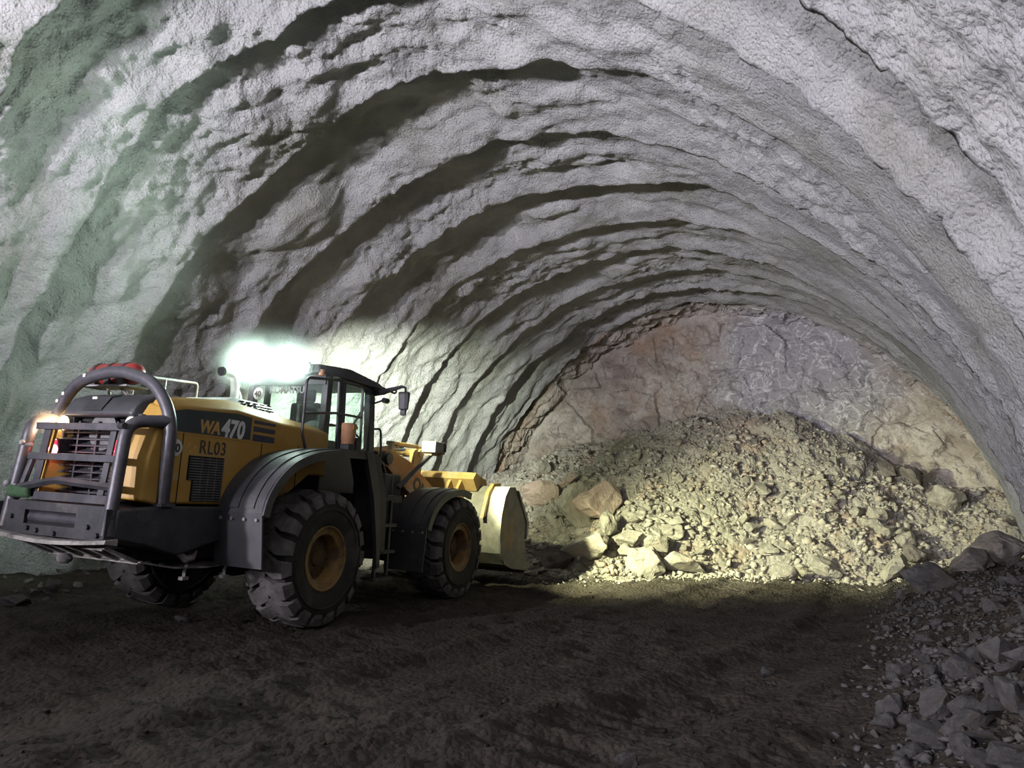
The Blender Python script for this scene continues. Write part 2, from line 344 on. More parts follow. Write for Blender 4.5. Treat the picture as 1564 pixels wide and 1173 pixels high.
# ------------------------------------------------------------------ mesh builder for the machine
class MB:
    def __init__(self): self.bm = bmesh.new()
    def _face(self, vs):
        try: return self.bm.faces.new(vs)
        except ValueError: return None
    def box(self, lo, hi, M=None):
        x0, y0, z0 = lo; x1, y1, z1 = hi
        c = [(x0, y0, z0), (x1, y0, z0), (x1, y1, z0), (x0, y1, z0), (x0, y0, z1), (x1, y0, z1), (x1, y1, z1), (x0, y1, z1)]
        v = [self.bm.verts.new(M @ Vector(p) if M else p) for p in c]
        for f in ((0, 3, 2, 1), (4, 5, 6, 7), (0, 1, 5, 4), (1, 2, 6, 5), (2, 3, 7, 6), (3, 0, 4, 7)): self._face([v[i] for i in f])
        return self
    def hexa(self, c):
        v = [self.bm.verts.new(p) for p in c]
        for f in ((0, 3, 2, 1), (4, 5, 6, 7), (0, 1, 5, 4), (1, 2, 6, 5), (2, 3, 7, 6), (3, 0, 4, 7)): self._face([v[i] for i in f])
        return self
    def prism_y(self, poly, y0, y1):
        """polygon of (x, z) extruded along y"""
        a = [self.bm.verts.new((x, y0, z)) for x, z in poly]; b = [self.bm.verts.new((x, y1, z)) for x, z in poly]
        n = len(poly); self._face(a[::-1]); self._face(b)
        for i in range(n): self._face([a[i], a[(i + 1) % n], b[(i + 1) % n], b[i]])
        return self
    def prism_x(self, poly, x0, x1):
        a = [self.bm.verts.new((x0, y, z)) for y, z in poly]; b = [self.bm.verts.new((x1, y, z)) for y, z in poly]
        n = len(poly); self._face(a[::-1]); self._face(b)
        for i in range(n): self._face([a[i], a[(i + 1) % n], b[(i + 1) % n], b[i]])
        return self
    def prism_z(self, poly, z0, z1):
        a = [self.bm.verts.new((x, y, z0)) for x, y in poly]; b = [self.bm.verts.new((x, y, z1)) for x, y in poly]
        n = len(poly); self._face(a[::-1]); self._face(b)
        for i in range(n): self._face([a[i], a[(i + 1) % n], b[(i + 1) % n], b[i]])
        return self
    def loft(self, rings, caps=True):
        rs = [[self.bm.verts.new(p) for p in r] for r in rings]; n = len(rs[0])
        for a, b in zip(rs[:-1], rs[1:]):
            for i in range(n): self._face([a[i], a[(i + 1) % n], b[(i + 1) % n], b[i]])
        if caps: self._face(rs[0][::-1]); self._face(rs[-1])
        return self
    def strip(self, prof, y0, y1, th):
        """bent sheet: open (x, z) profile extruded along y, th thick below it"""
        n = len(prof); off = []
        for i in range(n):
            a = Vector(prof[max(0, i - 1)]); b = Vector(prof[min(n - 1, i + 1)]); d = (b - a).normalized()
            off.append((prof[i][0] + d.y * th, prof[i][1] - d.x * th))
        return self.prism_y_strip(prof, off, y0, y1)
    def prism_y_strip(self, A, B, y0, y1):
        n = len(A)
        va = [[self.bm.verts.new((p[0], y, p[1])) for p in A] for y in (y0, y1)]
        vb = [[self.bm.verts.new((p[0], y, p[1])) for p in B] for y in (y0, y1)]
        for i in range(n - 1):
            self._face([va[0][i], va[0][i + 1], va[1][i + 1], va[1][i]])
            self._face([vb[0][i], vb[1][i], vb[1][i + 1], vb[0][i + 1]])
            for s in (0, 1): self._face([va[s][i], vb[s][i], vb[s][i + 1], va[s][i + 1]])
        for i in (0, n - 1): self._face([va[0][i], va[1][i], vb[1][i], vb[0][i]])
        return self
    def tube(self, pts, r, n=10, closed_ends=True, smooth_path=0):
        pts = [Vector(p) for p in pts]
        if smooth_path: pts = catmull(pts, smooth_path)
        rings = []; up = None
        for i, p in enumerate(pts):
            d = (pts[min(i + 1, len(pts) - 1)] - pts[max(i - 1, 0)]).normalized()
            if up is None:
                up = Vector((0, 0, 1)) if abs(d.z) < 0.9 else Vector((1, 0, 0))
            s = d.cross(up).normalized(); up = s.cross(d).normalized()
            rr = r[i] if isinstance(r, (list, tuple)) else r
            rings.append([p + (s * math.cos(2 * PI * k / n) + up * math.sin(2 * PI * k / n)) * rr for k in range(n)])
        return self.loft(rings, closed_ends)
    def cyl(self, a, b, r, n=20, r2=None):
        return self.tube([a, b], [r, r if r2 is None else r2], n)
    def lathe(self, prof, c=(0, 0, 0), axis='y', n=48, closed=False):
        """profile of (offset along axis, radius)"""
        rings = []
        for o, r in prof:
            ring = []
            for k in range(n):
                a = 2 * PI * k / n; u, v = r * math.cos(a), r * math.sin(a)
                p = {'y': (u, o, v), 'x': (o, u, v), 'z': (u, v, o)}[axis]
                ring.append((c[0] + p[0], c[1] + p[1], c[2] + p[2]))
            rings.append(ring)
        return self.loft(rings, caps=not closed)
    def sphere(self, c, r, sx=1, sy=1, sz=1, seg=16):
        M = Matrix.Translation(c) @ Matrix.Diagonal((r * sx, r * sy, r * sz, 1))
        bmesh.ops.create_uvsphere(self.bm, u_segments=seg, v_segments=seg // 2, radius=1, matrix=M); return self
    def build(self, name, m, parent=None, smooth=False, bevel=0.0, seg=2, angle=35, label=None):
        bmesh.ops.recalc_face_normals(self.bm, faces=self.bm.faces[:])
        me = bpy.data.meshes.new(name); self.bm.to_mesh(me); self.bm.free()
        o = link(name, me, m, parent)
        if smooth or bevel:
            for p in me.polygons: p.use_smooth = True
            me.set_sharp_from_angle(angle=rad(angle))
        if bevel:
            b = o.modifiers.new('bevel', 'BEVEL'); b.width = bevel; b.segments = seg; b.limit_method = 'ANGLE'; b.angle_limit = rad(40); b.harden_normals = True
        if label: o['label'] = label
        return o
def catmull(pts, k):
    out = []; n = len(pts)
    for i in range(n - 1):
        p0 = pts[max(i - 1, 0)]; p1 = pts[i]; p2 = pts[i + 1]; p3 = pts[min(i + 2, n - 1)]
        for j in range(k):
            t = j / k
            out.append(0.5 * ((2 * p1) + (p2 - p0) * t + (2 * p0 - 5 * p1 + 4 * p2 - p3) * t * t + (3 * p1 - p0 - 3 * p2 + p3) * t ** 3))
    out.append(pts[-1]); return out
def bend(pts, r=0.12, k=6):
    """polyline with rounded corners"""
    pts = [Vector(p) for p in pts]; out = [pts[0]]
    for a, b, c in zip(pts[:-2], pts[1:-1], pts[2:]):
        d1 = (a - b); d2 = (c - b); q = min(r, d1.length * 0.45, d2.length * 0.45)
        p0 = b + d1.normalized() * q; p1 = b + d2.normalized() * q
        for j in range(k + 1):
            t = j / k; out.append(p0 * (1 - t) ** 2 + b * 2 * t * (1 - t) + p1 * t * t)
    out.append(pts[-1]); return out

def text(name, body, size, m, parent, M, shear=0.0, bold=0.0, ext=0.002, space=1.0, sx=1.0):
    cu = bpy.data.curves.new(name, 'FONT'); cu.body = body; cu.size = size; cu.shear = shear; cu.offset = bold; cu.extrude = ext
    cu.space_character = space; cu.resolution_u = 3
    tmp = bpy.data.objects.new(name, cu); COL.objects.link(tmp)
    dg = bpy.context.evaluated_depsgraph_get()
    me = bpy.data.meshes.new_from_object(tmp.evaluated_get(dg)); bpy.data.objects.remove(tmp, do_unlink=True)
    me.transform(M @ Matrix.Diagonal((sx, 1, 1, 1))); me.materials.clear()
    return link(name, me, m, parent)
# ------------------------------------------------------------------ wheel loader (local frame: x forward from the rear axle, y left, z up)
YEL = (0.62, 0.35, 0.045)
M_YEL = mat('yellow_paint', (0.40, 0.225, 0.035), (0.46, 0.28, 0.06), scale=2.2, rough=0.55, bump=0.001, bscale=60, c3=(0.40, 0.29, 0.14), s3=1.4, t3=(0.55, 0.75))
M_YELD = mat('dusty_yellow_paint', (0.38, 0.22, 0.06), (0.44, 0.31, 0.14), scale=3.0, rough=0.7, c3=(0.38, 0.34, 0.27), s3=2.0, t3=(0.48, 0.66), bump=0.003, bscale=30)
M_ORG = mat('orange_worn_paint', (0.42, 0.15, 0.045), (0.46, 0.23, 0.08), scale=3.0, rough=0.65, c3=(0.48, 0.36, 0.26), s3=2.2, t3=(0.52, 0.68), bump=0.003, bscale=30)
M_BLK = mat('black_steel', (0.018, 0.018, 0.020), (0.035, 0.035, 0.038), scale=3, rough=0.55, bump=0.002, bscale=40, c3=(0.09, 0.085, 0.08), s3=1.6, t3=(0.56, 0.76))
M_CW = mat('dusty_counterweight', (0.022, 0.022, 0.026), (0.045, 0.044, 0.047), scale=4, rough=0.6, bump=0.004, bscale=25, c3=(0.13, 0.122, 0.115), s3=1.5, t3=(0.52, 0.74))
M_TUBE = mat('grey_guard_tube', (0.045, 0.044, 0.052), (0.085, 0.082, 0.092), scale=5, rough=0.42, metallic=0.15, bump=0.002, bscale=50, c3=(0.12, 0.085, 0.06), s3=3, t3=(0.58, 0.72))
M_PLASTIC = mat('dusty_black_plastic', (0.030, 0.031, 0.034), (0.060, 0.060, 0.066), scale=1.6, rough=0.5, bump=0.001, bscale=80, c3=(0.10, 0.097, 0.10), s3=1.2, t3=(0.5, 0.8))
M_RUB = mat('dusty_rubber', (0.014, 0.013, 0.012), (0.032, 0.030, 0.028), scale=3, rough=0.8, bump=0.003, bscale=40, c3=(0.07, 0.062, 0.055), s3=2.2, t3=(0.50, 0.66))
M_LUG = mat('worn_dusty_tread', (0.09, 0.083, 0.08), (0.17, 0.16, 0.155), scale=6, rough=0.85, bump=0.004, bscale=40, c3=(0.08, 0.075, 0.07), s3=4)
M_RIM = mat('mustard_rim_paint', (0.22, 0.125, 0.035), (0.29, 0.18, 0.06), scale=6, rough=0.6, bump=0.002, bscale=50, c3=(0.13, 0.085, 0.045), s3=5, t3=(0.50, 0.62))
M_RIMD = mat('mud_caked_hub', (0.07, 0.042, 0.02), (0.12, 0.075, 0.03), scale=6, rough=0.8, bump=0.004, bscale=40)
M_GREY = mat('grey_steel', (0.22, 0.22, 0.23), (0.32, 0.31, 0.31), scale=6, rough=0.6, bump=0.003, bscale=30, c3=(0.14, 0.11, 0.09), s3=3)
M_BUCK = mat('scraped_bucket_steel', (0.15, 0.142, 0.122), (0.26, 0.245, 0.21), scale=4, rough=0.65, bump=0.006, bscale=20, c3=(0.36, 0.23, 0.08), s3=1.3, t3=(0.58, 0.68))
M_LIP = mat('cement_crusted_steel', (0.24, 0.225, 0.205), (0.42, 0.40, 0.37), scale=8, rough=0.9, bump=0.012, bscale=25, c3=(0.12, 0.11, 0.11), s3=3)
M_STRIPE = mat('dark_green_stripe', (0.028, 0.042, 0.045), (0.040, 0.055, 0.058), scale=4, rough=0.5)
M_NAVY = mat('navy_decal', (0.030, 0.034, 0.060), (0.045, 0.050, 0.085), scale=4, rough=0.5)
M_WHITE = mat('white_lettering', (0.72, 0.72, 0.70), (0.62, 0.62, 0.60), scale=8, rough=0.6)
M_GOLD = mat('gold_lettering', (0.55, 0.33, 0.07), (0.48, 0.30, 0.09), scale=8, rough=0.6)
M_STEN = mat('stencil_paint', (0.045, 0.04, 0.035), (0.07, 0.06, 0.05), scale=20, rough=0.7)
M_RED = mat('red_cylinder_paint', (0.27, 0.03, 0.028), (0.20, 0.035, 0.03), scale=5, rough=0.4, c3=(0.30, 0.20, 0.18), s3=4, t3=(0.56, 0.76))
M_WSTEEL = mat('white_lit_steel', (0.62, 0.62, 0.60), (0.52, 0.52, 0.50), scale=5, rough=0.5)  # white of the pipe; on the top vent it stands for the light
M_SEAT = mat('black_seat_fabric', (0.025, 0.025, 0.027), (0.04, 0.04, 0.043), scale=20, rough=0.9)
M_HOLE = mat('vent_slot_black', (0.006, 0.006, 0.006), (0.012, 0.012, 0.012), rough=0.9)
M_CHROME = mat('chrome', (0.75, 0.75, 0.75), rough=0.15, metallic=1.0)
M_MESH = mat('louvre_grey', (0.09, 0.09, 0.09), (0.15, 0.145, 0.14), scale=10, rough=0.7)
M_GREEN = mat('green_rag', (0.03, 0.07, 0.03), (0.045, 0.10, 0.045), scale=14, rough=0.9, bump=0.006, bscale=30)
M_TAN = mat('rusty_tan_can', (0.38, 0.17, 0.08), (0.48, 0.26, 0.14), scale=6, rough=0.7)
M_ORANGE = mat('orange_lens', (0.65, 0.09, 0.02), rough=0.25)
M_LED = mat('led_lens', (0.9, 0.95, 0.95), emit=(0.80, 1.0, 0.95), estr=120)
M_LEDF = mat('front_lamp_lens', (0.9, 0.92, 0.85), emit=(1.0, 0.98, 0.80), estr=25)
M_HALO = mat('halogen_lens', (0.9, 0.85, 0.8), emit=(1.0, 0.72, 0.45), estr=45)
M_HALO2 = mat('dull_lamp_lens', (0.75, 0.70, 0.66), rough=0.2, emit=(1.0, 0.80, 0.62), estr=1.6)
M_TAIL = mat('tail_lamp_red', (0.45, 0.01, 0.02), rough=0.3, emit=(1.0, 0.02, 0.05), estr=4)
M_TAILB = mat('tail_lamp_bulb', (0.9, 0.2, 0.25), rough=0.3, emit=(1.0, 0.22, 0.30), estr=22)
def glass_mat():
    m = bpy.data.materials.new('cab_glass'); m.use_nodes = True; nt = m.node_tree; N = nt.nodes; L = nt.links
    N.remove(N['Principled BSDF']); out = N['Material Output']
    tr = N.new('ShaderNodeBsdfTransparent'); tr.inputs[0].default_value = (0.90, 0.965, 0.945, 1)
    gl = N.new('ShaderNodeBsdfGlossy'); gl.inputs['Roughness'].default_value = 0.04
    df = N.new('ShaderNodeBsdfDiffuse'); df.inputs[0].default_value = (0.5, 0.55, 0.53, 1)
    m1 = N.new('ShaderNodeMixShader'); m1.inputs[0].default_value = 0.05; L.new(tr.outputs[0], m1.inputs[1]); L.new(gl.outputs[0], m1.inputs[2])
    m2 = N.new('ShaderNodeMixShader'); m2.inputs[0].default_value = 0.04; L.new(m1.outputs[0], m2.inputs[1]); L.new(df.outputs[0], m2.inputs[2])
    L.new(m2.outputs[0], out.inputs[0]); return m
M_GLASS = glass_mat()

WL = bpy.data.objects.new('wheel_loader', None); COL.objects.link(WL)
_h = Matrix.Rotation(PI / 2 + HEAD, 4, 'Z') @ Matrix.Rotation(rad(2.2), 4, 'X')
WL.matrix_world = Matrix.Translation(LOC_L) @ _h
tag(WL, 'yellow and black articulated wheel loader with tubular rear guard, digging into the rock pile', 'wheel loader')
WL['kind'] = 'thing'

# ---- wheels
def make_tire():
    b = MB()
    prof = [(-.235, .335), (-.262, .38), (-.285, .47), (-.290, .56), (-.278, .65), (-.255, .715), (-.19, .742), (0, .748),
            (.19, .742), (.255, .715), (.278, .65), (.290, .56), (.285, .47), (.262, .38), (.235, .335), (.12, .33), (-.12, .33)]
    b.lathe(prof + [prof[0]], n=72, closed=True)
    # raised ring on the sidewall
    for s in (-1, 1):
        b.lathe([(s * .283, .555), (s * .302, .572), (s * .298, .59), (s * .28, .60)], n=72, closed=True)
    t = b.build('tire', M_RUB, None, smooth=True, angle=30)
    return t
def make_lugs():
    """two staggered rows of heavy blocks"""
    b = MB(); n = 19
    for s in (-1, 1):
        for k in range(n):
            a0 = 2 * PI * (k + (0.5 if s > 0 else 0)) / n; da = 2 * PI / n * 0.45
            pts = []
            # stations from the centre line out to the shoulder: (y, angular shift, half width, base r, top r)
            for y, sh, hw, rb, rt in ((-.045, -.10, .92, .735, .795), (.07, -.02, .95, .735, .802), (.17, .05, .92, .735, .800), (.262, .06, .86, .700, .775), (.296, .06, .74, .645, .690)):
                ring = []
                for rr, aa in ((rb, -1), (rt, -.88), (rt, .88), (rb, 1)):
                    a = a0 + (sh + 0) * 1.0 + aa * da * hw
                    ring.append((rr * math.cos(a), s * y, rr * math.sin(a)))
                pts.append(ring)
            b.loft(pts)
    return b.build('tread_lugs', M_LUG, None, bevel=0.0)
tire0 = make_tire(); lug0 = make_lugs()
def make_rim(s):
    b = MB()
    b.lathe([(s * .20, .335), (s * .262, .352), (s * .275, .372), (s * .268, .385), (s * .255, .37), (s * .245, .335), (s * .235, .30), (s * .23, .285), (s * .20, .27), (s * .06, .262)], n=56, closed=True)
    rim = b.build('rim', M_RIM, None, smooth=True, angle=40)
    b = MB(); b.lathe([(s * .075, .266), (s * .07, .20), (s * .10, .19), (s * .105, .10), (s * .14, .085), (s * .145, .0)], n=40, closed=True)
    for k in range(12):
        a = 2 * PI * k / 12; b.cyl((.235 * math.cos(a), s * .07, .235 * math.sin(a)), (.235 * math.cos(a), s * .095, .235 * math.sin(a)), .014, 6)
    hub = b.build('hub', M_RIMD, None, smooth=True, angle=40)
    return rim, hub
rims = {s: make_rim(s) for s in (-1, 1)}
WZ = 0.775
for i, (wx, s, ang) in enumerate(((0, -1, .1), (0, 1, .22), (3.42, -1, .15), (3.42, 1, .05))):
    t = bpy.data.objects.new('tire', tire0.data); COL.objects.link(t); t.parent = WL
    t.location = (wx, s * 1.13, WZ); t.rotation_euler = (0, ang, 0)
    l = bpy.data.objects.new('tread_lugs', lug0.data); COL.objects.link(l); l.parent = t; l['label'] = 'dust-grey tread blocks'
    r, h_ = rims[s]
    for src in (r, h_):
        c = bpy.data.objects.new(src.name.split('.')[0], src.data); COL.objects.link(c); c.parent = t
for o in [tire0, lug0] + [x for v in rims.values() for x in v]: bpy.data.objects.remove(o, do_unlink=True)

def part(mb, name, m, parent=WL, **k): return mb.build(name, m, parent, **k)

# ---- chassis
b = MB(); b.box((-1.9, -.45, .75), (1.55, .45, 1.40)); part(b, 'rear_frame', M_BLK, bevel=.02)
b = MB(); b.cyl((0, -.85, WZ), (0, .85, WZ), .17, 24); b.sphere((0, 0, WZ), .33); part(b, 'rear_axle', M_BLK, smooth=True)
b = MB(); b.cyl((3.42, -.85, WZ), (3.42, .85, WZ), .17, 24); b.sphere((3.42, 0, WZ), .33); part(b, 'front_axle', M_BLK, smooth=True)
b = MB(); b.prism_y([(1.85, .62), (2.6, .55), (4.15, .6), (4.15, 1.0), (3.4, 1.25), (2.9, 1.95), (2.55, 2.2), (2.25, 2.2), (2.1, 1.6), (1.85, 1.3)], -.44, -.36)
b.prism_y([(1.85, .62), (2.6, .55), (4.15, .6), (4.15, 1.0), (3.4, 1.25), (2.9, 1.95), (2.55, 2.2), (2.25, 2.2), (2.1, 1.6), (1.85, 1.3)], .36, .44)
b.box((1.9, -.40, .65), (4.1, .40, .95)); b.box((2.05, -.42, .95), (2.35, .42, 1.75)); part(b, 'front_frame', M_BLK, bevel=.012)
b = MB(); b.cyl((1.72, 0, .6), (1.72, 0, 1.35), .14, 20); b.box((1.45, -.22, .72), (2.0, .22, .86)); b.box((1.45, -.22, 1.1), (2.0, .22, 1.24)); part(b, 'articulation_joint', M_BLK, smooth=True)
# black tank and valve block standing ahead of the cab
b = MB(); b.box((1.93, -.86, 1.10), (2.38, -.46, 1.86)); part(b, 'hydraulic_box', M_PLASTIC, bevel=.03)
b = MB(); b.box((2.385, -.84, 1.2), (2.395, -.82, 1.8)); b.box((1.90, -.870, 1.08), (2.40, -.45, 1.115)); b.box((2.12, -.875, 1.14), (2.14, -.86, 1.82)); part(b, 'box_trim', M_GREY)
b = MB()
for i, (y, z) in enumerate(((-.62, 1.93), (-.55, 1.96), (-.48, 1.93), (-.42, 1.98), (-.35, 1.95))):
    b.tube(catmull([Vector(p) for p in ((1.75, y + .1, 1.55), (1.86, y, z + .12), (2.1, y - .02, z + .10), (2.28, y + .03, z), (2.5, y + .1, z - .25))], 6), .028, 8)
part(b, 'hydraulic_hose', M_BLK, smooth=True)
b = MB(); b.cyl((2.42, -.55, 2.10), (2.42, .55, 2.10), .125, 24); b.cyl((2.42, -.60, 2.10), (2.42, -.55, 2.10), .09, 20); part(b, 'arm_pivot', M_BLK, smooth=True)
b = MB(); b.lathe([(-.47, .131), (-.38, .131)], c=(2.42, 0, 2.10), n=24, closed=True); part(b, 'yellow_band', M_YEL, smooth=True)

# ---- lift arms, linkage and bucket
for s in (-1, 1):
    b = MB(); b.prism_y([(2.30, 2.06), (2.36, 2.22), (2.52, 2.24), (3.10, 2.10), (3.75, 1.78), (4.35, 1.50), (4.80, .92), (4.98, .60), (4.90, .46), (4.70, .46), (4.45, .80), (3.95, 1.22), (3.35, 1.48), (2.85, 1.74), (2.42, 1.98)], s * .50 - .05, s * .50 + .05)
    la = part(b, 'lift_arm', M_ORG, bevel=.012)
    b = MB(); b.cyl((4.80, s * .40, .58), (4.80, s * .62, .58), .10, 20); part(b, 'pivot_pin', M_BLK, la, smooth=True)
    b = MB(); b.cyl((2.75, s * .70, 1.05), (3.55, s * .70, 1.42), .085, 16); lc = part(b, 'lift_cylinder', M_YELD, smooth=True)
    b = MB(); b.cyl((3.5, s * .70, 1.40), (3.95, s * .70, 1.58), .045, 14); part(b, 'cylinder_rod', M_CHROME, lc, smooth=True)
    if s < 0:
        Mt = Matrix.Translation((3.20, -.552, 1.70)) @ Matrix.Rotation(rad(28), 4, 'Y') @ Matrix.Rotation(PI / 2, 4, 'X')
        text('lettering', 'ON', .30, M_STEN, la, Mt, bold=.012)
b = MB(); b.box((3.35, -.46, 1.55), (3.62, .46, 1.72)); part(b, 'arm_cross_tube', M_ORG, bevel=.03)
b = MB(); b.prism_y([(3.62, 2.28), (3.72, 2.40), (3.86, 2.40), (3.94, 2.28), (3.86, 1.85), (4.02, 1.30), (3.92, 1.08), (3.76, 1.10), (3.66, 1.35), (3.62, 1.75)], -.30, -.20)
b.prism_y([(3.62, 2.28), (3.72, 2.40), (3.86, 2.40), (3.94, 2.28), (3.86, 1.85), (4.02, 1.30), (3.92, 1.08), (3.76, 1.10), (3.66, 1.35), (3.62, 1.75)], .20, .30)
b.cyl((3.79, -.34, 2.28), (3.79, .34, 2.28), .07, 16); b.cyl((3.86, -.34, 1.2), (3.86, .34, 1.2), .06, 16); b.cyl((3.72, -.5, 1.68), (3.72, .5, 1.68), .09, 16)
part(b, 'bell_crank', M_YELD, bevel=.008)
b = MB(); b.cyl((2.45, 0, 2.12), (3.35, 0, 2.26), .115, 20); tc_ = part(b, 'tilt_cylinder', M_YELD, smooth=True)
b = MB(); b.cyl((3.3, 0, 2.25), (3.79, 0, 2.29), .06, 16); part(b, 'cylinder_rod', M_CHROME, tc_, smooth=True)
b = MB(); b.box((2.72, -.42, 2.34), (3.55, -.30, 2.40)); b.box((2.72, -.42, 2.10), (2.80, -.34, 2.40)); part(b, 'hose_guard', M_YELD, bevel=.01)
b = MB(); b.cyl((3.86, 0, 1.2), (4.85, 0, 1.05), .07, 14); part(b, 'bucket_link', M_YELD, smooth=True)

BK = [(5.28, 1.80), (5.02, 1.79), (4.86, 1.62), (4.74, 1.28), (4.72, .92), (4.80, .62), (4.98, .42), (5.30, .33), (6.10, .25)]   # outer shell, top lip round the back to the cutting edge
b = MB(); b.strip(BK[::-1], -1.47, 1.47, .035); bk = part(b, 'bucket', M_BUCK, smooth=True, angle=25)
for s in (-1, 1):
    b = MB(); b.prism_y([(5.28, 1.80), (5.36, 1.72), (5.90, 1.14), (5.84, .86), (6.00, .32), (6.10, .25), (5.30, .33), (4.98, .42), (4.80, .62), (4.72, .92), (4.74, 1.28), (4.86, 1.62), (5.02, 1.79)], s * 1.47 - .02, s * 1.47 + .02)
    part(b, 'side_plate', M_BUCK, bk, bevel=.006)
    b = MB(); b.prism_y([(5.36, 1.72), (5.40, 1.74), (5.97, 1.14), (5.90, .84), (5.83, .86), (5.88, 1.13)], s * 1.47 - .045, s * 1.47 + .045); part(b, 'side_edge', M_GREY, bk)
b = MB(); b.box((5.85, -1.5, .215), (6.22, 1.5, .255)); part(b, 'cutting_edge', M_GREY, bk)
for y in (-1.15, 1.15):
    b = MB(); b.prism_y([(5.30, 1.86), (5.0, 1.84), (4.80, 1.68), (4.62, 1.22), (4.74, 1.26), (4.86, 1.62), (5.02, 1.79), (5.28, 1.80)], y - .035, y + .035); part(b, 'rock_guard_rib', M_YELD, bk)
for s in (-1, 1):
    for y in (s * .40, s * .62):
        b = MB(); b.prism_y([(4.98, .42), (4.78, .44), (4.66, .60), (4.60, 1.05), (4.50, 1.35), (4.55, 1.62), (4.78, 1.92), (4.95, 1.86), (4.86, 1.62), (4.74, 1.28), (4.72, .92), (4.80, .62)], y - .03, y + .03); part(b, 'hinge_plate', M_YELD, bk, bevel=.006)
b = MB(); b.prism_y([(5.30, 1.80), (5.02, 1.79), (4.90, 1.68), (4.72, 1.90), (4.82, 2.02), (5.0, 1.96), (5.26, 1.90)], -.9, .9); part(b, 'spill_guard', M_YELD, bk, bevel=.01)

# ---- counterweight, bumper and belly plate
b = MB(); b.loft([[(-2.46, -.80, 1.02), (-2.46, .80, 1.02), (-2.44, .82, 1.30), (-2.44, -.82, 1.30)], [(-2.1, -.86, .95), (-2.1, .86, .95), (-2.1, .86, 1.33), (-2.1, -.86, 1.33)], [(-1.75, -.88, .84), (-1.75, .88, .84), (-1.75, .88, 1.34), (-1.75, -.88, 1.34)], [(-1.15, -.86, .98), (-1.15, .86, .98), (-1.15, .86, 1.34), (-1.15, -.86, 1.34)], [(-.85, -.80, 1.10), (-.85, .80, 1.10), (-.85, .80, 1.34), (-.85, -.80, 1.34)]])
cw = part(b, 'counterweight', M_CW, bevel=.03)
b = MB()                                                        # bumper plate with a long oval slot
outer = [(-.74, 1.02), (.74, 1.02), (.76, 1.30), (-.76, 1.30)]
b.box((-2.50, -.76, 1.235), (-2.46, .76, 1.32)); b.box((-2.50, -.76, 1.00), (-2.46, .76, 1.10)); b.box((-2.50, -.76, 1.10), (-2.46, -.33, 1.235)); b.box((-2.50, .42, 1.10), (-2.46, .76, 1.235))
bp = part(b, 'bumper_plate', M_CW)
b = MB(); b.box((-2.462, -.40, 1.06), (-2.452, .48, 1.28)); part(b, 'slot_back', M_HOLE, bp)
b = MB(); b.cyl((-2.44, -.34, 1.168), (-2.44, .38, 1.168), .055, 16); part(b, 'tow_pin', M_TUBE, bp, smooth=True)
for y, z in ((-.52, 1.12), (.60, 1.16), (.20, 1.045), (-.06, 1.03), (-.66, 1.05), (.34, 1.06)):
    b = MB(); b.cyl((-2.50, y, z), (-2.53, y, z), .026, 6); part(b, 'bolt', M_CW, bp)
for y in (-.78, .78):
    b = MB(); b.box((-2.54, y - .012, 1.02), (-2.36, y + .012, 1.30)); b.cyl((-2.47, y - .02, 1.22), (-2.47, y + .02, 1.22), .022, 10); part(b, 'side_flange', M_CW, bp, bevel=.01)
b = MB()                                                        # crusted lip that sags in the middle
lip = []
for i in range(13):
    u = i / 12; y = -.84 + 1.68 * u; sag = .05 * math.sin(PI * u)
    lip.append([(-2.42, y, 1.03 - sag), (-2.55 - .03 * math.sin(PI * u), y, 1.02 - sag), (-2.56 - .03 * math.sin(PI * u), y, .985 - sag), (-2.42, y, .965 - sag)])
b.loft(lip); part(b, 'bumper_lip', M_LIP, bp, smooth=True, angle=50)
# belly plate: a ladder of slanted bars, then a long bent sheet running forward under the axle
b = MB(); b.hexa([(-2.40, -.62, .90), (-2.36, .62, .92), (-2.33, .62, .92), (-2.37, -.62, .90), (-2.40, -.62, .93), (-2.36, .62, .95), (-2.33, .62, .95), (-2.37, -.62, .93)])
b.hexa([(-2.02, -.66, .76), (-2.02, .66, .76), (-1.96, .66, .75), (-1.96, -.66, .75), (-2.02, -.66, .80), (-2.02, .66, .80), (-1.96, .66, .79), (-1.96, -.66, .79)])
bl = part(b, 'belly_rack', M_LIP)
for y in (-.62, -.36, -.10, .16, .42, .62):
    b = MB(); b.hexa([(-2.40, y - .03, .92), (-2.40, y + .03, .92), (-1.98, y + .03, .755), (-1.98, y - .03, .755), (-2.40, y - .03, .95), (-2.40, y + .03, .95), (-1.98, y + .03, .785), (-1.98, y - .03, .785)]); part(b, 'rack_bar', M_LIP, bl)
b = MB(); b.loft([[(-2.02, -.70, .775), (-2.02, .70, .775), (-2.02, .70, .79), (-2.02, -.70, .79)], [(-1.62, -.74, .70), (-1.62, .55, .70), (-1.62, .55, .715), (-1.62, -.74, .715)], [(-1.15, -.72, .68), (-1.15, .45, .68), (-1.15, .45, .695), (-1.15, -.72, .695)], [(-.55, -.60, .70), (-.55, .40, .70), (-.55, .40, .715), (-.55, -.60, .715)]])
bs = part(b, 'belly_plate', M_LIP)
for x, y, z in ((-1.95, -.45, .78), (-1.85, -.1, .76), (-1.8, -.55, .75), (-1.7, .2, .735), (-1.68, -.6, .73)):
    b = MB(); b.cyl((x, y, z - .03), (x, y, z + .016), .035, 10); part(b, 'drain_hole', M_HOLE, bs)
for x, y in ((-1.42, -.70), (-.98, -.82)):
    b = MB(); b.tube([(x, y, .86), (x - .02, y - .01, .76), (x - .05, y - .01, .66), (x - .05, y - .01, .60)], .022, 4); b.box((x - .09, y - .04, .575), (x - .01, y + .02, .61)); part(b, 'hanger_bracket', M_GREY)
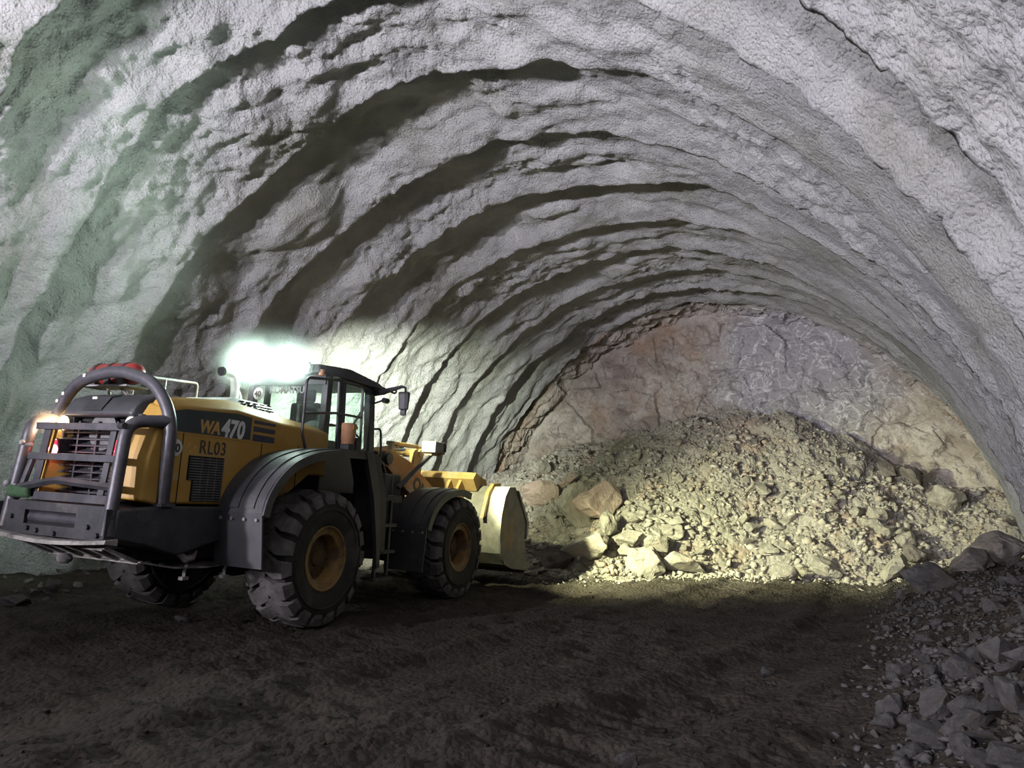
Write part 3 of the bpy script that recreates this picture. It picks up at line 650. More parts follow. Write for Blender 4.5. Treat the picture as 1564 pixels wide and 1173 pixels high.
b = MB(); b.tube([(-1.64, -.78, .86), (-1.56, -.80, .80), (-1.47, -.80, .81), (-1.42, -.80, .88)], [.03, .04, .035, .012], 8); part(b, 'tow_hook', M_GREY, smooth=True)
b = MB(); b.sphere((-2.05, .36, .74), .07, 1, 1.4, .8, 12); part(b, 'mud_clod', M_LIP, smooth=True)

# ---- hood
def hood_ring(x, zs, zt, ys=.80, yt=.62, zb=1.36): return [(x, -ys, zb), (x, -ys, zs), (x, -yt - .06, zt - .03), (x, -yt, zt), (x, yt, zt), (x, yt + .06, zt - .03), (x, ys, zs), (x, ys, zb)]
b = MB(); b.loft([hood_ring(-2.02, 2.20, 2.32), hood_ring(-1.96, 2.32, 2.41), hood_ring(-1.80, 2.37, 2.46), hood_ring(-1.05, 2.42, 2.53), hood_ring(-.30, 2.34, 2.46), hood_ring(.28, 2.33, 2.41, zb=1.75), hood_ring(.62, 2.31, 2.38, zb=1.75)])
hood = part(b, 'hood', M_YEL, bevel=.03, seg=3)
# rear corner pods either side of the grille
for s in (-1, 1):
    b = MB(); b.loft([[(-2.27, s * .58, 1.38), (-2.20, s * .80, 1.38), (-1.95, s * .803, 1.34), (-1.95, s * .45, 1.34)], [(-2.26, s * .58, 1.8), (-2.18, s * .81, 1.8), (-1.95, s * .81, 1.8), (-1.95, s * .45, 1.8)], [(-2.18, s * .58, 2.12), (-2.10, s * .80, 2.10), (-1.93, s * .805, 2.10), (-1.93, s * .45, 2.10)], [(-2.02, s * .52, 2.38), (-1.98, s * .76, 2.33), (-1.92, s * .80, 2.33), (-1.92, s * .45, 2.40)]])
    part(b, 'corner_pod', M_YEL, bevel=.035, seg=3)
b = MB(); b.loft([[(-2.20, -.52, 2.22), (-2.20, .52, 2.22), (-2.18, .50, 2.28), (-2.18, -.50, 2.28)], [(-2.12, -.56, 2.20), (-2.12, .56, 2.20), (-2.08, .53, 2.41), (-2.08, -.53, 2.41)], [(-1.92, -.60, 2.22), (-1.92, .60, 2.22), (-1.90, .56, 2.47), (-1.90, -.56, 2.47)], [(-1.60, -.60, 2.26), (-1.60, .60, 2.26), (-1.60, .52, 2.50), (-1.60, -.52, 2.50)]])
hc = part(b, 'hood_cap', M_PLASTIC, bevel=.04, seg=3)
b = MB(); b.prism_y([(-2.20, 2.27), (-2.19, 2.29), (-2.095, 2.425), (-1.98, 2.462), (-1.98, 2.44), (-2.08, 2.40)], -.08, .20); part(b, 'latch_recess', M_BLK, hc)
b = MB(); b.box((-2.125, .10, 2.395), (-2.085, .17, 2.42)); part(b, 'badge', M_WHITE, hc)
# grille: dark recess, frame and slats, each a piece of its own
b = MB(); b.box((-2.04, -.55, 1.36), (-1.99, .55, 2.22)); gr = part(b, 'grille', M_HOLE)
b = MB(); b.box((-2.06, -.24, 1.40), (-2.045, .18, 2.02)); part(b, 'radiator_panel', M_CW, gr)
for i in range(11):
    z = 1.42 + i * .068; b = MB(); b.hexa([(-2.14, -.54, z), (-2.06, -.54, z + .03), (-2.06, .54, z + .03), (-2.14, .54, z), (-2.14, -.54, z + .012), (-2.06, -.54, z + .042), (-2.06, .54, z + .042), (-2.14, .54, z + .012)]); part(b, 'slat', M_TUBE, gr)
for y in (-.54, -.27, .02, .30, .54):
    b = MB(); b.box((-2.135, y - .012, 1.38), (-2.06, y + .012, 2.16)); part(b, 'grille_bar', M_TUBE, gr)
b = MB(); b.cyl((-2.10, -.02, 2.06), (-2.07, -.02, 2.06), .20, 28); part(b, 'fan_guard', M_MESH, gr)
# stripe, decals and lettering on the near side, proud of the panel
YS = -.803
def decal(poly, m, name, th=.004, s=-1): 
    b = MB(); b.prism_y(poly, s * .800, s * (.800 + th)); return part(b, name, m, hood)
for s in (-1, 1):
    decal([(-1.93, 2.10), (-1.93, 2.30), (-1.78, 2.335), (-1.05, 2.375), (-.82, 2.355), (-.82, 2.10)], M_STRIPE, 'stripe', s=s)
    for z0, z1 in ((2.095, 2.175), (2.205, 2.265), (2.295, 2.335)): decal([(-.78, z0), (-.78, z1), (-.42, z1 - .012), (-.42, z0 - .003)], M_NAVY, 'stripe_block', s=s)
def side_text(body, x, z, size, m, **k):
    return text('lettering', body, size, m, hood, Matrix.Translation((x, -.805, z)) @ Matrix.Rotation(PI / 2, 4, 'X'), **k)
side_text('WA', -1.58, 2.12, .185, M_GOLD, shear=.16, bold=.008, sx=.90)
side_text('470', -1.27, 2.105, .27, M_WHITE, shear=.12, bold=.010, sx=.84)
side_text('RL03', -1.55, 1.895, .205, M_STEN, bold=.001, space=1.06, sx=.86)
for x, z in ((-1.69, 1.985), (-1.61, 1.965), (-1.67, 1.91)):
    decal([(x - .03, z - .025), (x, z + .03), (x + .03, z - .025)], M_GOLD, 'warning_triangle')
# panel joints
for x in (-1.77, -.62, .02):
    decal([(x - .006, 1.36), (x - .006, 2.10), (x + .006, 2.10), (x + .006, 1.36)], M_HOLE, 'panel_joint', .003)
decal([(-1.92, 2.085), (-1.92, 2.095), (-.40, 2.085), (-.40, 2.075)], M_GOLD, 'panel_edge', .006)
b = MB()
for i in range(17):
    z = 1.40 + i * .027
    x0 = -1.66 if i > 7 else -1.59
    b.box((x0, -.822, z), (-1.20, -.80, z + .014))
vg = part(b, 'vent_grille', M_MESH, hood); vg['kind'] = 'stuff'
b = MB(); b.prism_y([(-1.60, 1.39), (-1.19, 1.39), (-1.19, 1.865), (-1.67, 1.865), (-1.67, 1.61), (-1.60, 1.61)], -.81, -.80); part(b, 'vent_back', M_HOLE, hood)
b = MB()
for i in range(4): b.box((-1.50 + i * .10, -.824, 1.395), (-1.495 + i * .10, -.80, 1.86))
part(b, 'vent_rib', M_MESH, hood)['kind'] = 'stuff'
b = MB(); b.box((-1.86, -.805, 1.60), (-1.78, -.80, 1.68)); part(b, 'access_plate', M_YELD, hood)
# round speed sign at the rear corner
def sign(parent, c, r, axis, txt, size):
    ax = {'y': lambda d: (c[0], c[1] + d, c[2]), 'x': lambda d: (c[0] + d, c[1], c[2])}[axis]
    b = MB(); b.cyl(c, ax(-.006), r, 28); sg = part(b, 'speed_sign', M_WHITE, parent, smooth=True)
    R_ = Matrix.Rotation(PI / 2, 4, 'X') if axis == 'y' else Matrix.Rotation(-PI / 2, 4, 'Z') @ Matrix.Rotation(PI / 2, 4, 'X')
    off = Vector(ax(-.008))
    Mx = Matrix.Translation(off) @ R_ @ Matrix.Translation((-size * .56, -size * .36, 0))
    text('numeral', txt, size, M_STEN, parent, Mx, bold=.003); return sg
sign(hood, (-1.865, -.812, 1.93), .085, 'y', '40', .12)
# top vent panel, its lamplit brightness painted as white
b = MB(); b.loft([[(-1.0, -.56, 2.50), (-1.0, .34, 2.50), (-1.0, .30, 2.53), (-1.0, -.50, 2.53)], [(-.86, -.60, 2.48), (-.86, .36, 2.48), (-.80, .30, 2.60), (-.80, -.48, 2.60)], [(-.16, -.60, 2.42), (-.16, .36, 2.42), (-.24, .30, 2.58), (-.24, -.48, 2.58)], [(.06, -.60, 2.40), (.06, .36, 2.40), (.04, .30, 2.43), (.04, -.56, 2.43)]])
tv = part(b, 'top_vent', M_WSTEEL, hood, bevel=.01)
for i in range(5):
    for j in range(3):
        x = -.72 + i * .115; z = 2.562 - j * .034; y = -.517 - j * .026
        b = MB(); b.box((x - .035, y - .01, z - .007), (x + .035, y + .01, z + .007)); part(b, 'vent_slot', M_HOLE, hood)
b = MB(); b.tube(catmull([Vector(p) for p in ((-.30, .02, 2.42), (-.30, .02, 2.62), (-.31, .02, 2.84), (-.38, .02, 2.95), (-.52, .03, 2.97))], 6), .052, 14)
ex = part(b, 'exhaust_pipe', M_WSTEEL, smooth=True)
b = MB(); b.cyl((-.52, .03, 2.97), (-.56, .03, 2.96), .056, 16); part(b, 'exhaust_mouth', M_HOLE, ex)
b = MB(); b.tube(bend([(-.20, .02, 2.42), (-.18, .02, 2.70), (-.28, .02, 2.80)], .08), .015, 8); part(b, 'stay_rod', M_WSTEEL, smooth=True)
b = MB(); b.tube(bend([(-1.3, .62, 2.45), (-1.3, .62, 2.80), (-.35, .62, 2.85), (-.35, .62, 2.45)], .05), .016, 8); b.tube([(-.85, .62, 2.42), (-.85, .62, 2.82)], .016, 8); part(b, 'hood_handrail', M_GREY, smooth=True)
b = MB(); b.box((-.80, .10, 2.44), (-.60, .26, 2.52)); part(b, 'filter_cap', M_GREY, bevel=.02)

# ---- rear guard: two outer posts, a hoop and cross bars
RT = .062
for s in (-1, 1):
    b = MB(); b.tube(bend([(-2.47, s * .745, 1.05), (-2.37, s * .70, 2.14), (-2.02, s * .85, 2.18)], .16), RT, 14); gp = part(b, 'guard_post', M_TUBE, smooth=True)
b = MB(); b.tube(bend([(-1.95, -.82, 1.36), (-2.01, -.88, 2.22), (-2.02, -.60, 2.58), (-2.02, -.12, 2.70), (-2.02, .12, 2.70), (-2.02, .60, 2.60), (-2.01, .88, 2.24), (-1.95, .82, 1.36)], .24, 8), RT * 1.02, 14)
hoop = part(b, 'guard_hoop', M_TUBE, smooth=True)
for y in (-.82, .82):
    b = MB(); b.box((-2.03, y - .08, 1.335), (-1.86, y + .08, 1.365)); part(b, 'hoop_foot', M_TUBE, hoop)
for y, z in ((.40, 2.655), (.70, 2.46), (.78, 2.38)):
    b = MB(); b.box((-2.09, y - .02, z - .015), (-2.06, y + .02, z + .02)); part(b, 'weld_tab', M_WSTEEL, hoop)
b = MB()
b.box((-2.41, -.68, 2.045), (-2.37, .58, 2.115)); part(b, 'cross_bar', M_TUBE, bevel=.006)
b = MB(); b.box((-2.43, -.70, 1.735), (-2.39, .62, 1.805)); part(b, 'cross_bar', M_TUBE, bevel=.006)
b = MB(); b.tube(bend([(-2.42, -.66, 1.50), (-2.45, .10, 1.54), (-2.47, .30, 1.50), (-2.47, .66, 1.44)], .1), .036, 4); part(b, 'cross_bar', M_TUBE)
b = MB(); b.hexa([(-2.46, -.70, 1.335), (-2.46, .40, 1.335), (-2.42, .40, 1.335), (-2.42, -.70, 1.335), (-2.45, -.70, 1.42), (-2.45, .40, 1.42), (-2.41, .40, 1.42), (-2.41, -.70, 1.42)]); part(b, 'cross_bar', M_TUBE, bevel=.006)
for y, t_ in ((.45, .05), (-.52, .04)):
    b = MB(); b.hexa([(-2.43, y - t_, 1.36), (-2.43, y + t_, 1.36), (-2.41, y + t_, 1.36), (-2.41, y - t_, 1.36), (-2.36, y - t_, 2.10), (-2.36, y + t_, 2.10), (-2.34, y + t_, 2.10), (-2.34, y - t_, 2.10)]); part(b, 'guard_strap', M_TUBE)
b = MB(); b.hexa([(-2.44, .36, 1.38), (-2.44, .375, 1.38), (-2.41, .375, 1.38), (-2.41, .36, 1.38), (-2.34, .36, 2.12), (-2.34, .375, 2.12), (-2.31, .375, 2.12), (-2.31, .36, 2.12)]); part(b, 'yellow_edge_strip', M_YEL)
b = MB(); b.tube([(-2.44, .66, 1.34), (-2.38, .58, 1.78)], .035, 10); part(b, 'guard_brace', M_TUBE, smooth=True)
for z, x, y in ((1.88, -2.40, .70), (1.46, -2.46, .76)):
    b = MB(); b.cyl((x - .02, y + .06, z), (x - .02, y - .12, z), .018, 8); b.sphere((x - .04, y, z + .02), .035); part(b, 'hinge_bolt', M_GREY, smooth=True)
for z in (2.09, 1.495):
    b = MB(); b.cyl((-2.41, -.65, z), (-2.44, -.76, z), .03, 10); part(b, 'latch_pin', M_BLK, smooth=True)
b = MB(); b.loft([[(-2.52, .40, 1.36), (-2.52, .74, 1.36), (-2.46, .74, 1.33), (-2.46, .40, 1.34)], [(-2.53, .42, 1.44), (-2.52, .75, 1.47), (-2.46, .74, 1.48), (-2.46, .42, 1.45)]]); part(b, 'rag', M_GREEN, bevel=.03, seg=3, label='green rag tied to the guard')

# ---- rear lamps
for s in (-1, 1):
    b = MB(); b.cyl((-2.12, s * .50, 2.145), (-2.17, s * .50, 2.14), .085, 24); b.box((-2.13, s * .50 - .10, 2.05), (-2.05, s * .50 + .10, 2.24)); hl = part(b, 'headlamp', M_BLK, smooth=True, angle=40)
    b = MB(); b.lathe([(-2.172, .080), (-2.182, .055), (-2.186, 0)], c=(0, s * .50, 2.14), axis='x', n=24, closed=True); part(b, 'lamp_lens', M_HALO if s > 0 else M_HALO2, hl, smooth=True)
    b = MB(); b.box((-2.26, s * .46 - .055, 1.79), (-2.10, s * .46 + .055, 1.97)); tl = part(b, 'tail_lamp', M_TUBE, bevel=.02)
    b = MB(); b.cyl((-2.262, s * .46, 1.925), (-2.285, s * .46, 1.925), .032, 16); part(b, 'lamp_lens', M_TAIL, tl, smooth=True)
    b = MB(); b.lathe([(-2.26, .052), (-2.290, .048), (-2.305, .025), (-2.308, 0)], c=(0, s * .46, 1.845), axis='x', n=20, closed=True); part(b, 'lamp_lens', M_TAILB if s > 0 else M_TAIL, tl, smooth=True)
spot('rear_halogen', (-2.23, .50, 2.14), (-4.6, 1.6, 1.95), 55, (1.0, .68, .42), 100, .6, .05, WL)

# ---- red cylinder above the hood
b = MB(); b.lathe([(-.02, .0), (0, .07), (.05, .115), (.10, .125), (.66, .125), (.72, .10), (.76, .0)], c=(-1.62, .13, 2.75), axis='y', n=28, closed=True)
tk = part(b, 'red_tank', M_RED, smooth=True, label='red cylinder strapped across the top of the hood')
for y in (.30, .52, .74):
    b = MB()
    b.lathe([(y - .02, .132), (y + .02, .132), (y + .02, .125), (y - .02, .125), (y - .02, .132)], c=(-1.62, 0, 2.75), axis='y', n=28, closed=True)
    b.prism_y([(-1.74, 2.61), (-1.50, 2.61), (-1.49, 2.69), (-1.52, 2.67), (-1.62, 2.626), (-1.72, 2.67), (-1.75, 2.71)], y - .05, y + .02)
    part(b, 'tank_strap', M_BLK, tk)
b = MB(); b.box((-1.77, .14, 2.59), (-1.48, .92, 2.61)); b.tube([(-1.62, .42, 2.60), (-1.50, .30, 2.44)], .018, 8); b.tube([(-1.62, .62, 2.60), (-1.55, .62, 2.44)], .018, 8); part(b, 'tank_rail', M_GREY, tk)

# ---- fenders
def fender(prof, y0, y1, flap, name, s):
    b = MB(); b.strip(prof, min(s * y0, s * y1), max(s * y0, s * y1), .03)
    yo = s * y1
    # outer skirt hanging below the rim of the fender
    n = len(prof); inner = []
    for i in range(n):
        a = Vector(prof[max(0, i - 1)]); c = Vector(prof[min(n - 1, i + 1)]); d = (c - a).normalized(); inner.append((prof[i][0] + d.y * .10, prof[i][1] - d.x * .10))
    b.prism_y_strip(prof, inner, yo - .02, yo + .02)
    fo = b.build(name, M_PLASTIC, WL, smooth=True, angle=50)
    # raised pads following the curve
    m0, m1 = (y0 + (y1 - y0) * .22, y0 + (y1 - y0) * .46); m2, m3 = (y0 + (y1 - y0) * .56, y0 + (y1 - y0) * .80)
    out = []
    for i in range(n):
        a = Vector(prof[max(0, i - 1)]); c = Vector(prof[min(n - 1, i + 1)]); d = (c - a).normalized(); out.append((prof[i][0] - d.y * .014, prof[i][1] + d.x * .014))
    k0, k1 = 2, n - 3
    for a, c in ((m0, m1), (m2, m3)):
        b = MB(); b.prism_y_strip(out[k0:k1], prof[k0:k1], min(s * a, s * c), max(s * a, s * c)); part(b, 'raised_rib', M_PLASTIC, fo)
    fx0, fz0, fx1, fz1 = flap
    b = MB(); ya, yb = sorted((s * (y0 - .03), s * (y1 + .0)))
    b.hexa([(fx1, ya, fz1), (fx1 + .02, ya, fz1), (fx1 + .02, yb, fz1), (fx1, yb, fz1), (fx0, ya, fz0), (fx0 + .02, ya, fz0), (fx0 + .02, yb, fz0), (fx0, yb, fz0)])
    fl = part(b, 'mud_flap', M_PLASTIC, fo)
    b = MB()
    for j in range(4):
        y = s * (y0 + .06 + (y1 - y0 - .12) * j / 3); b.cyl((fx0 - .02, y, fz0 - .07), (fx0 + .01, y, fz0 - .07), .018, 8)
    part(b, 'flap_bolt', M_GREY, fo)
    return fo
def arc_prof(ctrl, k=5): return [tuple(p) for p in catmull([Vector((a, c)) for a, c in ctrl], k)]
RF = arc_prof([(-1.20, 1.28), (-1.14, 1.48), (-.98, 1.70), (-.72, 1.89), (-.36, 2.01), (.05, 2.07), (.45, 2.09), (.72, 2.09)])
FF = arc_prof([(2.27, 1.08), (2.34, 1.25), (2.52, 1.46), (2.80, 1.61), (3.12, 1.68), (3.38, 1.685), (3.62, 1.64)])
for s in (-1, 1):
    fo = fender(RF, .80, 1.43, (-1.20, 1.30, -1.13, .72), 'rear_fender', s)
    # forward leg of the rear fender
    b = MB(); ya, yb = sorted((s * 1.05, s * 1.43)); b.prism_y([(.55, 2.09), (.72, 2.09), (.92, 1.62), (1.02, .95), (1.05, .62), (.98, .60), (.92, 1.0), (.80, 1.50)], s * 1.43 - .03 if s < 0 else s * 1.43 - .03, s * 1.43 + .03 if s < 0 else s * 1.43 + .03); part(b, 'fender_leg', M_PLASTIC, fo)
    b = MB(); b.prism_y([(.72, 2.09), (.90, 2.06), (1.16, 1.50), (1.20, .80), (1.10, .78), (1.00, 1.0), (.92, 1.62)], ya, yb); part(b, 'step_box', M_BLK, fo, bevel=.02)
    fender(FF, .80, 1.43, (2.26, 1.10, 2.20, .47), 'front_fender', s)
# access steps behind the rear wheel's front
ld = MB(); ld.box((1.02, -1.40, .42), (1.07, -1.36, 1.5)); ld.box((1.40, -1.34, .42), (1.45, -1.30, 1.5))
ld = part(ld, 'ladder', M_BLK, bevel=.008)
for z in (.45, .80, 1.15, 1.5):
    b = MB(); b.box((1.03, -1.42, z - .02), (1.46, -1.20, z + .02)); part(b, 'step', M_CW, ld)
b = MB(); b.box((1.10, -1.10, 1.0), (1.52, -.5, 1.55)); part(b, 'battery_box', M_BLK, bevel=.02)
b = MB(); b.box((1.48, -1.22, 1.44), (1.86, -.9, 1.55)); part(b, 'side_step_plate', M_BLK, bevel=.01)

# ---- cab
CX0, CX1, CY, CZ0, CZ1 = .66, 1.80, .70, 2.06, 3.12
b = MB(); b.prism_y([(.62, 2.02), (1.30, 2.02), (1.50, 1.55), (1.62, 1.45), (1.84, 1.45), (1.84, 2.10), (1.80, 2.16), (.62, 2.16)], -CY, CY)
b.box((.62, -CY, 1.5), (1.4, CY, 2.05))
cab = part(b, 'cab', M_PLASTIC, bevel=.02)
b = MB(); b.prism_y([(1.47, 1.62), (1.72, 1.94), (1.845, 1.92), (1.845, 1.46), (1.62, 1.46)], -CY - .006, -CY); part(b, 'yellow_panel', M_YELD, cab)
text('lettering', 'KOMATSU', .085, M_WHITE, cab, Matrix.Translation((1.42, -CY - .006, 1.985)) @ Matrix.Rotation(PI / 2, 4, 'X'), bold=.003)
b = MB(); b.loft([[(.46, -.68, 3.12), (.46, .68, 3.12), (.50, .62, 3.24), (.50, -.62, 3.24)], [(1.1, -.78, 3.10), (1.1, .78, 3.10), (1.1, .70, 3.27), (1.1, -.70, 3.27)], [(1.95, -.74, 3.08), (1.95, .74, 3.08), (1.90, .64, 3.20), (1.90, -.64, 3.20)], [(2.05, -.66, 3.07), (2.05, .66, 3.07), (2.05, .60, 3.12), (2.05, -.60, 3.12)]])
roof = part(b, 'roof', M_PLASTIC, cab, bevel=.03, seg=3)
def post(p0, p1, w, d, name='pillar'):
    b = MB(); (x0, y0, z0), (x1, y1, z1) = p0, p1
    b.hexa([(x0 - w, y0 - d, z0), (x0 + w, y0 - d, z0), (x0 + w, y0 + d, z0), (x0 - w, y0 + d, z0), (x1 - w, y1 - d, z1), (x1 + w, y1 - d, z1), (x1 + w, y1 + d, z1), (x1 - w, y1 + d, z1)])
    return part(b, name, M_PLASTIC, cab, bevel=.012)
for s in (-1, 1):
    post((.66, s * .67, 2.1), (.70, s * .63, 3.14), .055, .05); post((1.02, s * .69, 2.1), (1.00, s * .66, 3.14), .045, .03); post((1.76, s * .66, 2.0), (1.70, s * .62, 3.14), .07, .05)
    b = MB(); b.box((.70, s * .675 - .004, 2.14), (.99, s * .675 + .004, 3.10)); part(b, 'window_pane', M_GLASS, cab)
    b = MB(); b.box((1.05, s * .68 - .004, 2.14), (1.70, s * .68 + .004, 3.10)); part(b, 'door_pane', M_GLASS, cab)
    b = MB(); b.box((1.04, s * .69 - .02, 2.10), (1.72, s * .69 + .02, 2.16)); b.box((1.04, s * .67 - .02, 3.05), (1.72, s * .67 + .02, 3.11)); part(b, 'door_frame', M_PLASTIC, cab)
b = MB(); b.box((.645, -.62, 2.14), (.653, .62, 3.10)); part(b, 'rear_pane', M_GLASS, cab)
b = MB(); b.box((1.765, -.60, 2.0), (1.773, .60, 3.08)); part(b, 'windscreen', M_GLASS, cab)
for z0, z1 in ((2.98, 3.12), (2.10, 2.16)):
    b = MB(); b.box((.62, -.66, z0), (.665, .66, z1)); part(b, 'rear_header', M_PLASTIC, cab)
text('lettering', 'KOMATSU', .13, M_GREY, cab, Matrix.Translation((.63, .30, 2.865)) @ Matrix.Rotation(-PI / 2, 4, 'Z') @ Matrix.Rotation(PI / 2, 4, 'X'), bold=.005)
sign(cab, (.635, .50, 2.86), .088, 'x', '40', .115)
b = MB(); b.box((.98, .02, 2.2), (1.10, .52, 2.78)); b.box((.99, .12, 2.78), (1.07, .42, 2.98)); b.box((1.08, .02, 2.18), (1.50, .52, 2.28)); seat = part(b, 'seat', M_SEAT, cab, bevel=.05, seg=3)
seat.location.y = -.30
b = MB(); b.box((1.02, .40, 2.16), (1.5, .58, 2.42)); part(b, 'console', M_PLASTIC, cab, bevel=.03)
b = MB(); b.tube([(1.62, -.02, 2.16), (1.50, -.02, 2.50)], .03, 10); b.lathe([(-.012, .17), (0, .185), (.012, .17), (0, .158), (-.012, .17)], c=(1.49, -.02, 2.52), axis='z', n=24, closed=True); part(b, 'steering_wheel', M_BLK, cab, smooth=True)
b = MB(); b.tube(bend([(1.84, -.66, 2.50), (1.98, -.68, 2.52), (2.0, -.70, 2.2), (1.98, -.72, 1.72), (1.86, -.74, 1.55)], .1), .016, 8); part(b, 'grab_rail', M_BLK, smooth=True)
# mirror on its arm
b = MB(); b.tube([(1.74, -.62, 3.02), (1.80, -.80, 3.05), (1.70, -1.18, 3.11), (1.66, -1.26, 3.09), (1.65, -1.28, 2.98)], [.05, .045, .022, .018, .016], 8); ma = part(b, 'mirror_arm', M_BLK, smooth=True)
b = MB(); b.loft([[(1.60, -1.36, 2.76), (1.60, -1.20, 2.76), (1.66, -1.22, 2.76), (1.66, -1.34, 2.76)], [(1.58, -1.37, 3.02), (1.58, -1.19, 3.02), (1.66, -1.20, 3.02), (1.66, -1.36, 3.02)]]); part(b, 'mirror', M_PLASTIC, ma, bevel=.02)
b = MB(); b.box((1.61, -1.32, 2.68), (1.65, -1.23, 2.765)); part(b, 'mirror', M_PLASTIC, ma, bevel=.015)
b = MB(); b.cyl((1.76, -.84, 2.92), (1.86, -.84, 2.92), .04, 12); b.tube([(1.74, -.66, 2.86), (1.78, -.84, 2.93)], .014, 6); part(b, 'corner_lamp', M_BLK, smooth=True)
b = MB(); b.tube(bend([(1.95, -.70, 3.13), (2.02, -.86, 3.05), (1.80, -1.02, 3.06)], .1), .015, 6); part(b, 'mirror_stay', M_BLK, smooth=True)
# handrails round the platform
b = MB(); b.tube(bend([(-.10, -1.02, 2.05), (-.14, -1.02, 2.14), (-.20, -1.02, 2.26), (-.20, -1.02, 2.93), (.42, -1.02, 3.00), (.97, -1.02, 3.00), (1.02, -1.02, 2.10)], .08), .018, 8)
b.tube([(-.20, -1.02, 2.49), (.46, -1.02, 2.57), (1.00, -1.02, 2.57)], .016, 8); b.tube([(.50, -1.02, 2.08), (.44, -1.02, 3.00)], .018, 8)
b.tube(bend([(.50, -1.02, 2.40), (.80, -1.02, 2.38), (1.01, -1.02, 2.28)], .08), .014, 8)
part(b, 'platform_handrail', M_TUBE, smooth=True)
# can on the fender
b = MB(); b.lathe([(0, .0), (0, .082), (.04, .082), (.05, .088), (.25, .096), (.262, .09), (.262, 0)], c=(.42, -1.25, 2.17), axis='z', n=22, closed=True); cn = part(b, 'canister', M_TAN, smooth=True, angle=40, label='tan canister on the front of the rear fender')
b = MB(); b.box((.35, -1.32, 2.06), (.50, -1.18, 2.18)); b.box((.50, -1.33, 2.06), (.62, -1.17, 2.26)); part(b, 'canister_bracket', M_BLK, cn, bevel=.02)
b = MB(); b.box((.38, -1.352, 2.36), (.47, -1.340, 2.40)); part(b, 'canister_label', M_GOLD, cn)
# lamps on the roof
YL = [.34, .08, -.31, -.49]
for i, y in enumerate(YL):
    b = MB(); b.box((.40, y - .055, 3.13), (.50, y + .055, 3.22)); b.box((.44, y - .015, 3.22), (.48, y + .015, 3.26)); wl_ = part(b, 'rear_work_lamp', M_BLK, bevel=.01)
    b = MB(); b.box((.388, y - .045, 3.14), (.401, y + .045, 3.21)); part(b, 'lamp_lens', M_LED, wl_)
b = MB(); b.cyl((.52, -.66, 3.08), (.52, -.66, 3.16), .04, 16); part(b, 'roof_beacon', M_TAN, smooth=True)
b = MB(); b.tube(bend([(.70, .66, 3.10), (.66, .86, 3.14), (.62, .90, 3.02)], .06), .018, 8); bc = part(b, 'beacon_bracket', M_GREY, smooth=True)
b = MB(); b.cyl((.62, .90, 2.98), (.62, .90, 3.04), .05, 16); part(b, 'beacon_base', M_BLK, bc, smooth=True)
b = MB(); b.cyl((.62, .90, 2.87), (.62, .90, 2.98), .045, 16); part(b, 'beacon_lens', M_ORANGE, bc, smooth=True)
for y in (-.55, -.36, .36, .55):
    b = MB(); b.box((2.04, y - .055, 3.08), (2.13, y + .055, 3.17)); fl_ = part(b, 'front_work_lamp', M_BLK, bevel=.01)
    b = MB(); b.box((2.129, y - .045, 3.09), (2.142, y + .045, 3.16)); part(b, 'lamp_lens', M_LEDF, fl_)
# lamp box on a slanting mast over the front fender
b = MB(); b.tube([(2.20, -.92, 1.66), (2.98, -1.0, 2.22)], .038, 12); ms = part(b, 'lamp_mast', M_TUBE, smooth=True)
b = MB(); b.box((2.88, -1.13, 2.24), (3.20, -.87, 2.42)); part(b, 'lamp_housing', M_GREY, ms, bevel=.012)
b = MB(); b.box((3.16, -1.14, 2.27), (3.21, -1.0, 2.40)); part(b, 'lamp_socket', M_HOLE, ms)
b = MB(); b.box((3.21, -1.12, 2.29), (3.222, -.95, 2.38)); part(b, 'lamp_lens', M_LEDF, ms)
b = MB(); b.box((2.90, -1.05, 2.20), (3.10, -.93, 2.245)); b.tube([(3.1, -1.05, 2.22), (3.22, -1.1, 2.25)], .015, 6); part(b, 'lamp_bracket', M_ORG, ms)

# lamp light (parented so it travels with the machine)
LEDC = (0.74, 1.0, 0.84); LEDF = (0.98, 1.0, 0.60)
for y, pw_, tg in ((.34, 250, (-3.0, 3.6, 3.6)), (.08, 220, (-3.2, 3.0, 3.6)), (-.31, 90, (-4.5, .6, 3.4)), (-.49, 90, (-4.5, .0, 3.4))):
    spot('rear_led', (.34, y, 3.18), tg, pw_, LEDC, 156, .6, .07, WL)
spot('front_led', (2.20, .45, 3.12), (8.9, 4.2, 1.8), 6500, (.93, 1.0, .82), 80, .9, .06, WL)
spot('front_led', (2.20, -.45, 3.12), (8.2, -3.2, .9), 1000, LEDF, 84, .8, .05, WL)
spot('mast_lamp', (3.26, -1.06, 2.33), (9.3, -5.3, .2), 5600, LEDF, 64, 1.0, .05, WL)

